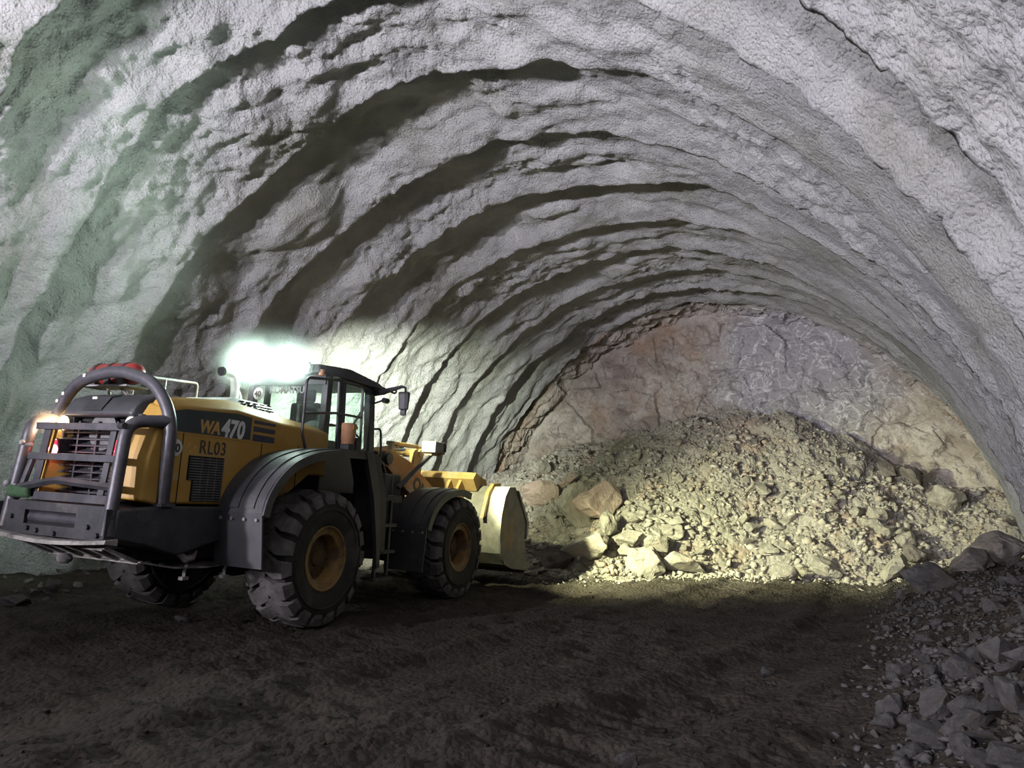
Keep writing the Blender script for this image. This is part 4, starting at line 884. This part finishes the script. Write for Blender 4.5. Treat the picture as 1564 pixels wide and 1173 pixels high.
# dusty air glowing round the lamps
def haze(name, loc, rx, ry, rz, dens, label, g=.35, col=(.95, 1, .98)):
    m = bpy.data.materials.new(name); m.use_nodes = True; nt = m.node_tree; nt.nodes.remove(nt.nodes['Principled BSDF'])
    v = nt.nodes.new('ShaderNodeVolumeScatter'); v.inputs['Density'].default_value = dens; v.inputs['Anisotropy'].default_value = g; v.inputs['Color'].default_value = (*col, 1)
    tc = nt.nodes.new('ShaderNodeTexCoord'); mp = nt.nodes.new('ShaderNodeMapping'); mp.inputs['Scale'].default_value = (1 / rx, 1 / ry, 1 / rz); nt.links.new(tc.outputs['Object'], mp.inputs[0])
    ln = nt.nodes.new('ShaderNodeVectorMath'); ln.operation = 'LENGTH'; nt.links.new(mp.outputs[0], ln.inputs[0])
    mr = nt.nodes.new('ShaderNodeMapRange'); mr.interpolation_type = 'SMOOTHERSTEP'; mr.inputs[1].default_value = 0.98; mr.inputs[2].default_value = 0.0; mr.inputs[4].default_value = dens
    nt.links.new(ln.outputs['Value'], mr.inputs[0]); nt.links.new(mr.outputs[0], v.inputs['Density'])
    nt.links.new(v.outputs[0], nt.nodes['Material Output'].inputs['Volume'])
    b = MB(); b.sphere((0, 0, 0), 1, rx, ry, rz, 24); o = b.build(name, m, None)
    o.location = WL.matrix_world @ Vector(loc); o.rotation_euler = WL.matrix_world.to_euler(); tag(o, label, 'haze', kind='stuff'); return o
haze('dust_haze', (.34, -.08, 3.22), .85, 1.25, .66, .75, 'dense glowing dust haze close around the lamps behind the cab roof')
haze('dust_haze', (-2.26, .53, 2.14), .26, .32, .22, .9, 'warm glowing haze around the left rear headlamp', col=(1, .9, .8))
# ------------------------------------------------------------------ stones
rng = random.Random(7)
M_STONE = mat('pile_stone', (0.33, 0.31, 0.265), (0.46, 0.435, 0.38), scale=3, rough=0.95, bump=0.06, bscale=7, bump2=0.02, b2scale=35, c3=(0.40, 0.33, 0.27), s3=1.5, t3=(0.55, 0.7), spec=0.2)
M_PINK = mat('pinkish_stone', (0.42, 0.32, 0.27), (0.52, 0.42, 0.36), scale=3, rough=0.95, bump=0.07, bscale=6, bump2=0.02, b2scale=30, spec=0.2)
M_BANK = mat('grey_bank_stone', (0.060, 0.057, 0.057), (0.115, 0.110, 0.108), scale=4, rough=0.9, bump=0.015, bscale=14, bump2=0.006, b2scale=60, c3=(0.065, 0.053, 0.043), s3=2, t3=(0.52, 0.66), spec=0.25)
M_DARK = mat('dark_brown_stone', (0.13, 0.115, 0.105), (0.21, 0.19, 0.175), scale=3, rough=0.9, bump=0.03, bscale=9, spec=0.25)

M_CHIP = mat('rubble_chip', (0.30, 0.28, 0.24), (0.45, 0.42, 0.37), scale=1.7, rough=0.95, bump=0.006, bscale=30, c3=(0.38, 0.31, 0.25), s3=0.9, t3=(0.52, 0.66), spec=0.2)
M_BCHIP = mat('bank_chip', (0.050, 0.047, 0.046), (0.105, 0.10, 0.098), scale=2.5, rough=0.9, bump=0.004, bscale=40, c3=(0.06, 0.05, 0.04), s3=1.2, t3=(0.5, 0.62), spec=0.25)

def hull_mesh(name, n, seed, detail=0, squash=(1, 1, 1)):
    """angular broken stone about 1 m across: hull of random points, faces then roughened for the bigger ones"""
    r = random.Random(seed); bm = bmesh.new()
    for i in range(n):
        a = r.random() * 2 * PI; c = r.uniform(-1, 1); s = math.sqrt(1 - c * c); q = r.uniform(.40, .54)
        bm.verts.new((s * math.cos(a) * q * squash[0], s * math.sin(a) * q * squash[1], c * q * squash[2]))
    res = bmesh.ops.convex_hull(bm, input=bm.verts[:])
    for v in [v for v in bm.verts if not v.link_faces]: bm.verts.remove(v)
    if detail:
        bmesh.ops.bevel(bm, geom=bm.edges[:], offset=.035, segments=1, affect='EDGES', clamp_overlap=True)
        bmesh.ops.triangulate(bm, faces=bm.faces[:])
        for k in range(detail): bmesh.ops.subdivide_edges(bm, edges=[e for e in bm.edges if e.calc_length() > .07], cuts=1)
        bmesh.ops.triangulate(bm, faces=bm.faces[:])
        co = np.array([v.co for v in bm.verts]); 
        d = .05 * fbm(co[:, 0] * 5 + co[:, 2] * 3 + seed, co[:, 1] * 5 - co[:, 2] * 2, seed, 3) + .03 * (worley(co[:, 0] * 4 + co[:, 2], co[:, 1] * 4 + co[:, 2] * 2, seed)[2] - .5)
        for v, q in zip(bm.verts, d): v.co += v.co.normalized() * float(q)
    bmesh.ops.recalc_face_normals(bm, faces=bm.faces[:])
    me = bpy.data.meshes.new(name); bm.to_mesh(me); bm.free(); return me

def ray_ground(px, py):
    """where the camera's view of that spot meets the ground or pile (used to survey the stones' positions)"""
    d = _f + _r2 * ((px - 782) / F_PX) - _u2 * ((py - 586.5) / F_PX); d.normalize()
    p = Vector((0, 0, CAM_H)); t = 1.5
    ts = np.arange(1.5, 26, .02); X = d.x * ts; Y = d.y * ts; Z = CAM_H + d.z * ts
    g = floor_z(X, Y); g = np.where(Y > 13, np.maximum(g, pile_z(X, Y)), g)
    hit = np.nonzero((Z <= g) | (Y > 20.0))[0]
    i = hit[0] if len(hit) else len(ts) - 1
    return Vector((X[i], Y[i], g[i])), ts[i]

def boulder(px, py, w, h, m, label, seed, group=None, n=13, yaw=None, squash=(1, 1, 1), name='boulder', cat='boulder', det=2, lift=.28):
    """px, py: foot of the stone in the survey, w, h: its width and height on the survey sheet"""
    p, dist = ray_ground(px, py); sx = w / F_PX * dist * 1.18; sz = h / F_PX * dist * 1.18
    me = hull_mesh(name, n, seed, det, squash); o = link(name, me, m)
    o.location = (p.x, p.y, p.z + sz * lift); o.scale = (sx, (sx + sz) * .5, sz); o.rotation_euler = (rng.uniform(-.15, .15), rng.uniform(-.15, .15), YAW + (yaw or 0))
    tag(o, label, cat, group); return o

B = [
 (918, 792, 76, 62, M_PINK, 'large rounded pinkish boulder high on the pile, largest left of centre', 11),
 (882, 800, 62, 74, M_STONE, 'tall pale leaning slab between bucket and the large pinkish boulder', 12),
 (893, 850, 84, 46, M_STONE, 'wide flat-topped pale boulder low on the pile to the right of bucket', 13),
 (928, 818, 30, 50, M_STONE, 'narrow upright slab just below the large pinkish boulder', 14),
 (958, 832, 50, 26, M_STONE, 'low flat slab lying right of the wide flat-topped boulder', 15),
 (956, 852, 26, 24, M_STONE, 'small squarish stone between the flat slab and the wedge-shaped boulder', 16),
 (984, 878, 50, 50, M_STONE, 'wedge-shaped grey boulder standing at the foot of the pile', 17),
 (1041, 880, 72, 46, M_STONE, 'brightly lit blocky boulder at the foot of the pile, on the dark floor', 18),
 (1000, 842, 44, 34, M_STONE, 'pale jagged boulder behind the wedge-shaped boulder', 19),
 (822, 772, 66, 50, M_PINK, 'shattered salmon-pink boulder directly right of the bucket top', 20),
 (866, 742, 34, 22, M_PINK, 'small pinkish stone between the salmon boulder and large pinkish boulder', 21),
 (848, 868, 58, 40, M_DARK, 'dark brown boulder beside the lower corner of the bucket', 22),
 (826, 728, 30, 24, M_STONE, 'rounded greenish-grey stone at the left edge of the pile by the lining', 23),
 (1389, 706, 38, 28, M_DARK, 'dark rounded boulder on the pile crest against the rock face', 24),
 (1354, 698, 30, 24, M_DARK, 'dark pointed boulder on the pile crest, left of the dark rounded one', 25),
 (1422, 902, 66, 46, M_BANK, 'big grey boulder where the pile meets the right-hand stone bank', 26),
 (1372, 884, 50, 36, M_STONE, 'pale grey boulder at the right foot of the pile', 27),
 (1478, 872, 62, 40, M_DARK, 'large brown boulder near the foot of the right wall', 28),
 (1402, 862, 34, 34, M_DARK, 'dark upright boulder behind the big grey boulder', 29),
 (1530, 860, 60, 44, M_DARK, 'brown boulder against the base of the right wall', 30),
 (1446, 775, 50, 34, M_STONE, 'half-buried boulder high on the right end of the pile', 31),
 (1335, 800, 32, 26, M_STONE, 'light rounded stone standing out on the right slope of the pile', 32),
 (1352, 818, 26, 30, M_STONE, 'pale pointed stone just below the light rounded stone', 33),
 (1383, 838, 30, 28, M_STONE, 'light blocky stone left of the dark upright boulder', 34),
 (1262, 878, 44, 34, M_STONE, 'yellowish lit boulder at the middle foot of the pile', 35),
 (1195, 885, 40, 26, M_STONE, 'low lit boulder at the pile foot, left of the yellowish one', 36),
]
for px_, py_, w_, h_, m_, lb, sd in B: boulder(px_, py_, w_, h_, m_, lb, sd)
FG = [
 (1466, 1034, 48, 38, 'large smooth grey stone in the right bank, topmost of the near big ones', 41), (1424, 1092, 50, 54, 'pointed grey slab standing in the right-hand bank of stones', 42),
 (1428, 1132, 56, 36, 'broad grey stone just below the pointed slab', 43), (1532, 1010, 52, 34, 'wide flat grey stone by the right edge of the picture', 44),
 (1548, 1086, 46, 48, 'angular blue-grey stone at the right edge, below the wide flat one', 45), (1516, 1066, 42, 26, 'pale dusty stone between the angular stone and the pointed slab', 46),
 (1522, 1098, 38, 34, 'tan-grey tilted stone left of the angular blue-grey stone', 47), (1496, 1010, 34, 24, 'grey wedge stone left of the wide flat stone', 48),
 (1488, 1136, 54, 30, 'light-topped flat stone near the bottom right corner', 49), (1536, 1168, 48, 46, 'grey block in the bottom right corner of the picture', 50),
 (1472, 1158, 34, 34, 'rounded grey stone beside the bottom edge, right bank', 51), (1378, 1034, 46, 24, 'low grey stone at the left edge of the right bank', 52),
 (1356, 1108, 44, 24, 'dark muddy stone lying apart on the floor beside the right bank', 53), (958, 1172, 34, 24, 'lone grey stone at the bottom edge of the picture', 54),
 (1394, 1160, 40, 26, 'small grey block at the bottom of the right bank', 55), (1508, 1172, 50, 30, 'broad stone cut by the bottom edge of the picture', 56),
 (1172, 1032, 20, 16, 'dull round stone half sunk in the mud, right of the wheel ruts', 57), (772, 1074, 14, 12, 'tiny pale stone alone on the dark floor', 58),
 (78, 906, 30, 22, 'pale jagged stone against the foot of left wall', 59), (28, 924, 40, 18, 'flat grey stone on the floor at the left edge', 60), (278, 948, 20, 12, 'pale pebble on the mud between the rear tires', 61),
]
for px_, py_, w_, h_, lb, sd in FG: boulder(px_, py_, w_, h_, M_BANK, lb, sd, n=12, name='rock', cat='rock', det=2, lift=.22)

VAR = [hull_mesh('rock', rng.choice((10, 11, 12, 14)), 100 + i, 1, (1, rng.uniform(.7, 1), rng.uniform(.6, .95))) for i in range(14)]
def variants(m):
    out = []
    for v in VAR:
        c = v.copy(); c.materials.clear(); c.materials.append(m); out.append(c)
    return out
V_ST, V_BK, V_DK = variants(M_STONE), variants(M_BANK), variants(M_DARK)
def scatter(n, fn, vs, lab, group, smin, smax, pw=2.0, sink=.12):
    for i in range(n):
        x, y = fn(); s = smin + (smax - smin) * rng.random() ** pw
        o = bpy.data.objects.new('rock', rng.choice(vs)); COL.objects.link(o)
        gz = max(fz(x, y), float(pile_z(np.array([x]), np.array([y]))[0]) if y > 13 else -9)
        o.location = (x, y, gz + s * sink); o.rotation_euler = (rng.uniform(-.5, .5), rng.uniform(-.5, .5), rng.random() * 6.28)
        o.scale = (s * rng.uniform(.85, 1.3), s, s * rng.uniform(.55, 1.05))
        k = (s - smin) / (smax - smin); size = 'small' if k < .12 else ('medium' if k < .42 else 'large')
        fl = o.scale.z / s; shape = 'flat' if fl < .70 else ('low' if fl < .85 else 'blocky')
        tag(o, lab(x, y, size, shape), 'rock', group)
def toe_y(x): return float(np.interp(x, [-13, -10.5, -8.5, -7, -5.5, -4, -2.5, -1, 1], [14.2, 14.0, 14.3, 14.3, 15.4, 16.3, 17.0, 17.0, 15.8]))
def f_low():
    x = rng.uniform(-6.6, -1.2); return x, toe_y(x) + rng.uniform(-.1, 2.4) ** 1 
def f_buck():
    x = rng.uniform(-8.0, -6.2); return x, toe_y(x) + rng.uniform(-.7, .5)
def f_left():
    x = rng.uniform(-9.5, -6.2); return x, toe_y(x) + rng.uniform(.3, 3.6)
def f_crest():
    x = rng.uniform(-4.6, .4); return x, rng.uniform(19.2, 20.2)
def f_bank():
    y = 2.6 + 12.5 * rng.random() ** 1.6; return rng.uniform(-.10 - .085 * y, .75), y
def f_lw(): return rng.uniform(-12.9, -10.6), rng.uniform(4.5, 9)
def zone(v, cuts, names): return names[sum(v > c for c in cuts)]
def l_low(x, y, a, b): return f"{a} {b} pale stone on lamplit pile slope, {zone(y - toe_y(x), (.5, 1.2, 1.8), ('at its foot', 'above its foot', 'a third up', 'halfway up'))}, {zone(x, (-5.4, -4.0, -2.6), ('below boulders', 'left of centre', 'right of centre', 'towards right wall'))}"
def l_buck(x, y, a, b): return f"{a} {b} dark stone at pile foot, {zone(x, (-7.4, -6.8), ('touching the bucket side', 'a step right of bucket', 'under the pale boulders'))}, {zone(y - toe_y(x), (-.3, .1), ('front row', 'middle row', 'back row'))}"
def l_left(x, y, a, b): return f"{a} {b} stone on left of pile, {zone(x, (-8.6, -7.4), ('behind the bucket', 'above the bucket edge', 'near big pinkish boulder'))}, {zone(y - toe_y(x), (1.3, 2.4), ('low down', 'midway', 'high up'))}"
def l_crest(x, y, a, b): return f"{a} {b} dark stone on the pile crest {zone(x, (-3.4, -2.2, -1.0), ('near its summit', 'right of its summit', 'below the veined rock', 'by the right wall'))}, {zone(y, (19.7,), ('front edge', 'touching rock face'))}"
def l_bank(x, y, a, b): return f"{a} {b} grey stone {zone(x + .085 * y, (.35, .8), ('on floor edge', 'in middle', 'on wall side'))} of right bank, {zone(y, (4.2, 5.6, 7.5, 10.5), ('nearest the viewer', 'near the front', 'partway back', 'far back', 'next to the pile'))}"
def l_lw(x, y, a, b): return f"{a} {b} grey stone by the left wall, {zone(y, (5.6, 7.2), ('left of rear tire', 'behind rear tire', 'beyond rear tire'))}, {zone(x, (-12, -11.2), ('touching it', 'a step from it', 'nearer the tire'))}"
scatter(100, f_low, V_ST, l_low, 'stones on the lower pile slope', .16, .60, 2.4)
scatter(30, f_buck, V_DK, l_buck, 'dark stones by the bucket', .16, .38)
scatter(30, f_left, V_ST, l_left, 'stones left on the pile', .18, .42)
scatter(26, f_crest, V_DK, l_crest, 'stones along the pile crest', .15, .42)
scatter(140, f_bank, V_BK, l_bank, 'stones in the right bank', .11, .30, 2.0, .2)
scatter(34, f_lw, V_DK, l_lw, 'stones along the left wall', .08, .26, 2.0, .2)

# look-alikes that would share a label are told apart by their order from left to right
_by = {}
for o in COL.objects:
    if o.get('category') == 'rock': _by.setdefault(o['label'], []).append(o)
for lb, os_ in _by.items():
    n = len(os_)
    if n < 2 or n > 5: continue
    def sx_(o):
        d = o.location - cam.matrix_world.translation; return d.dot(_r2) / d.dot(_f)
    os_.sort(key=sx_)
    words = {2: ('left one', 'right one'), 3: ('left one', 'middle one', 'right one'), 4: ('leftmost', 'second leftmost', 'second rightmost', 'rightmost'), 5: ('leftmost', 'second leftmost', 'middle one', 'second rightmost', 'rightmost')}[n]
    for o, w_ in zip(os_, words):
        if len((lb + ' ' + w_).split()) <= 16: o['label'] = lb + ', ' + w_

# fine rubble that nobody could count: joined hulls
def rubble(name, n, fn, smin, smax, m, label, pw=2.5, sink=.1):
    src = []
    for i in range(10):
        me = hull_mesh('tmp', 7 + i % 3, 300 + i, 0, (1, .8, .65)); bm = bmesh.new(); bm.from_mesh(me); bmesh.ops.triangulate(bm, faces=bm.faces[:])
        src.append((np.array([v.co for v in bm.verts]), np.array([[v.index for v in f.verts] for f in bm.faces]))); bm.free(); bpy.data.meshes.remove(me)
    pts = np.array([fn() for _ in range(n)]); gz = floor_z(pts[:, 0], pts[:, 1]); gp = pile_z(pts[:, 0], pts[:, 1]); gz = np.where(pts[:, 1] > 13, np.maximum(gz, gp), gz)
    r = np.random.RandomState(n); V = []; F = []; k = 0
    for i in range(n):
        co, fa = src[r.randint(10)]; s = smin + (smax - smin) * r.rand() ** pw
        a, b_, c = r.rand(3) * 6.28
        Rm = np.array((Matrix.Rotation(a, 3, 'Z') @ Matrix.Rotation(b_, 3, 'X')).to_3x3())
        V.append(co @ Rm.T * s * (.8 + .5 * r.rand(3)) + [pts[i, 0], pts[i, 1], gz[i] + s * sink]); F.append(fa + k); k += len(co)
    V = np.concatenate(V); F = np.concatenate(F); nf = len(F)
    me = bpy.data.meshes.new(name); me.vertices.add(len(V)); me.vertices.foreach_set('co', V.reshape(-1).astype(np.float32))
    me.loops.add(nf * 3); me.loops.foreach_set('vertex_index', F.reshape(-1).astype(np.int32)); me.polygons.add(nf); me.polygons.foreach_set('loop_start', np.arange(0, nf * 3, 3, dtype=np.int32)); me.update(calc_edges=True)
    tag(link(name, me, m), label, 'rubble', kind='stuff')
def g_pile():
    x = rng.uniform(-10.5, .6); u = rng.random(); return x, toe_y(x) - .25 + (20.2 - toe_y(x)) * u ** 2.2
def g_up():
    x = rng.uniform(-11.5, .6); u = rng.random(); return x, toe_y(x) + (20.4 - toe_y(x)) * (.3 + .7 * u)
def g_spill():
    x = rng.uniform(-8.2, -.8); return x, toe_y(x) - .1 - abs(rng.gauss(0, .55))
def g_bank():
    y = 2.4 + 15 * rng.random() ** 1.4; return rng.uniform(.05 - .085 * y, .95) - .45 * rng.random() ** 3, y
def g_floor(): return rng.uniform(-12.5, .2), 2.3 + 12 * rng.random() ** 1.3
rubble('pile_rubble', 5200, g_pile, .06, .28, M_CHIP, 'broken rubble strewn over the lower muck pile', 2.2)
rubble('pile_gravel', 5000, g_up, .03, .12, M_CHIP, 'fine gravel on the upper muck pile', 2.0)
rubble('spilled_stones', 900, g_spill, .03, .16, M_CHIP, 'small stones spilled on the floor along the pile foot', 2.5, .15)
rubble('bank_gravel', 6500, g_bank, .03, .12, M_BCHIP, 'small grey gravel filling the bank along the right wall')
rubble('floor_grit', 2600, g_floor, .015, .06, M_FLOOR, 'muddy grit and pebbles strewn on the tunnel floor', sink=.2)
# bare wires left sticking out of the sprayed concrete
M_WIRE = mat('bare_wire', (0.45, 0.45, 0.44), rough=0.4, metallic=0.6)
def wires(name, ph, t, ends, label):
    r0 = float(lining_radius(np.array([ph]), np.array([t]))[0]); x, z = profile(np.array([ph]), np.array([r0 + .02])); base = Vector((float(x[0]), t, float(z[0])))
    b = MB()
    for d0, d1 in ends: b.tube([base + Vector(d0), base + Vector(d1)], .006, 6)
    tag(b.build(name, M_WIRE, None), label, 'wire')
wires('wire', 2.02, 16.1, [((0, 0, 0), (.22, -.05, -.30))], 'thin bare wire hanging from the vault, left one of a pair')
wires('wire', 1.97, 16.1, [((0, 0, 0), (-.05, -.05, -.32)), ((0, 0, 0), (-.28, -.03, -.10))], 'thin forked bare wire hanging from the vault, right one of a pair')
wires('bolt_stub', .52, 8.6, [((0, 0, 0), (-.18, -.06, -.05))], 'short steel stub sticking out of the right wall')
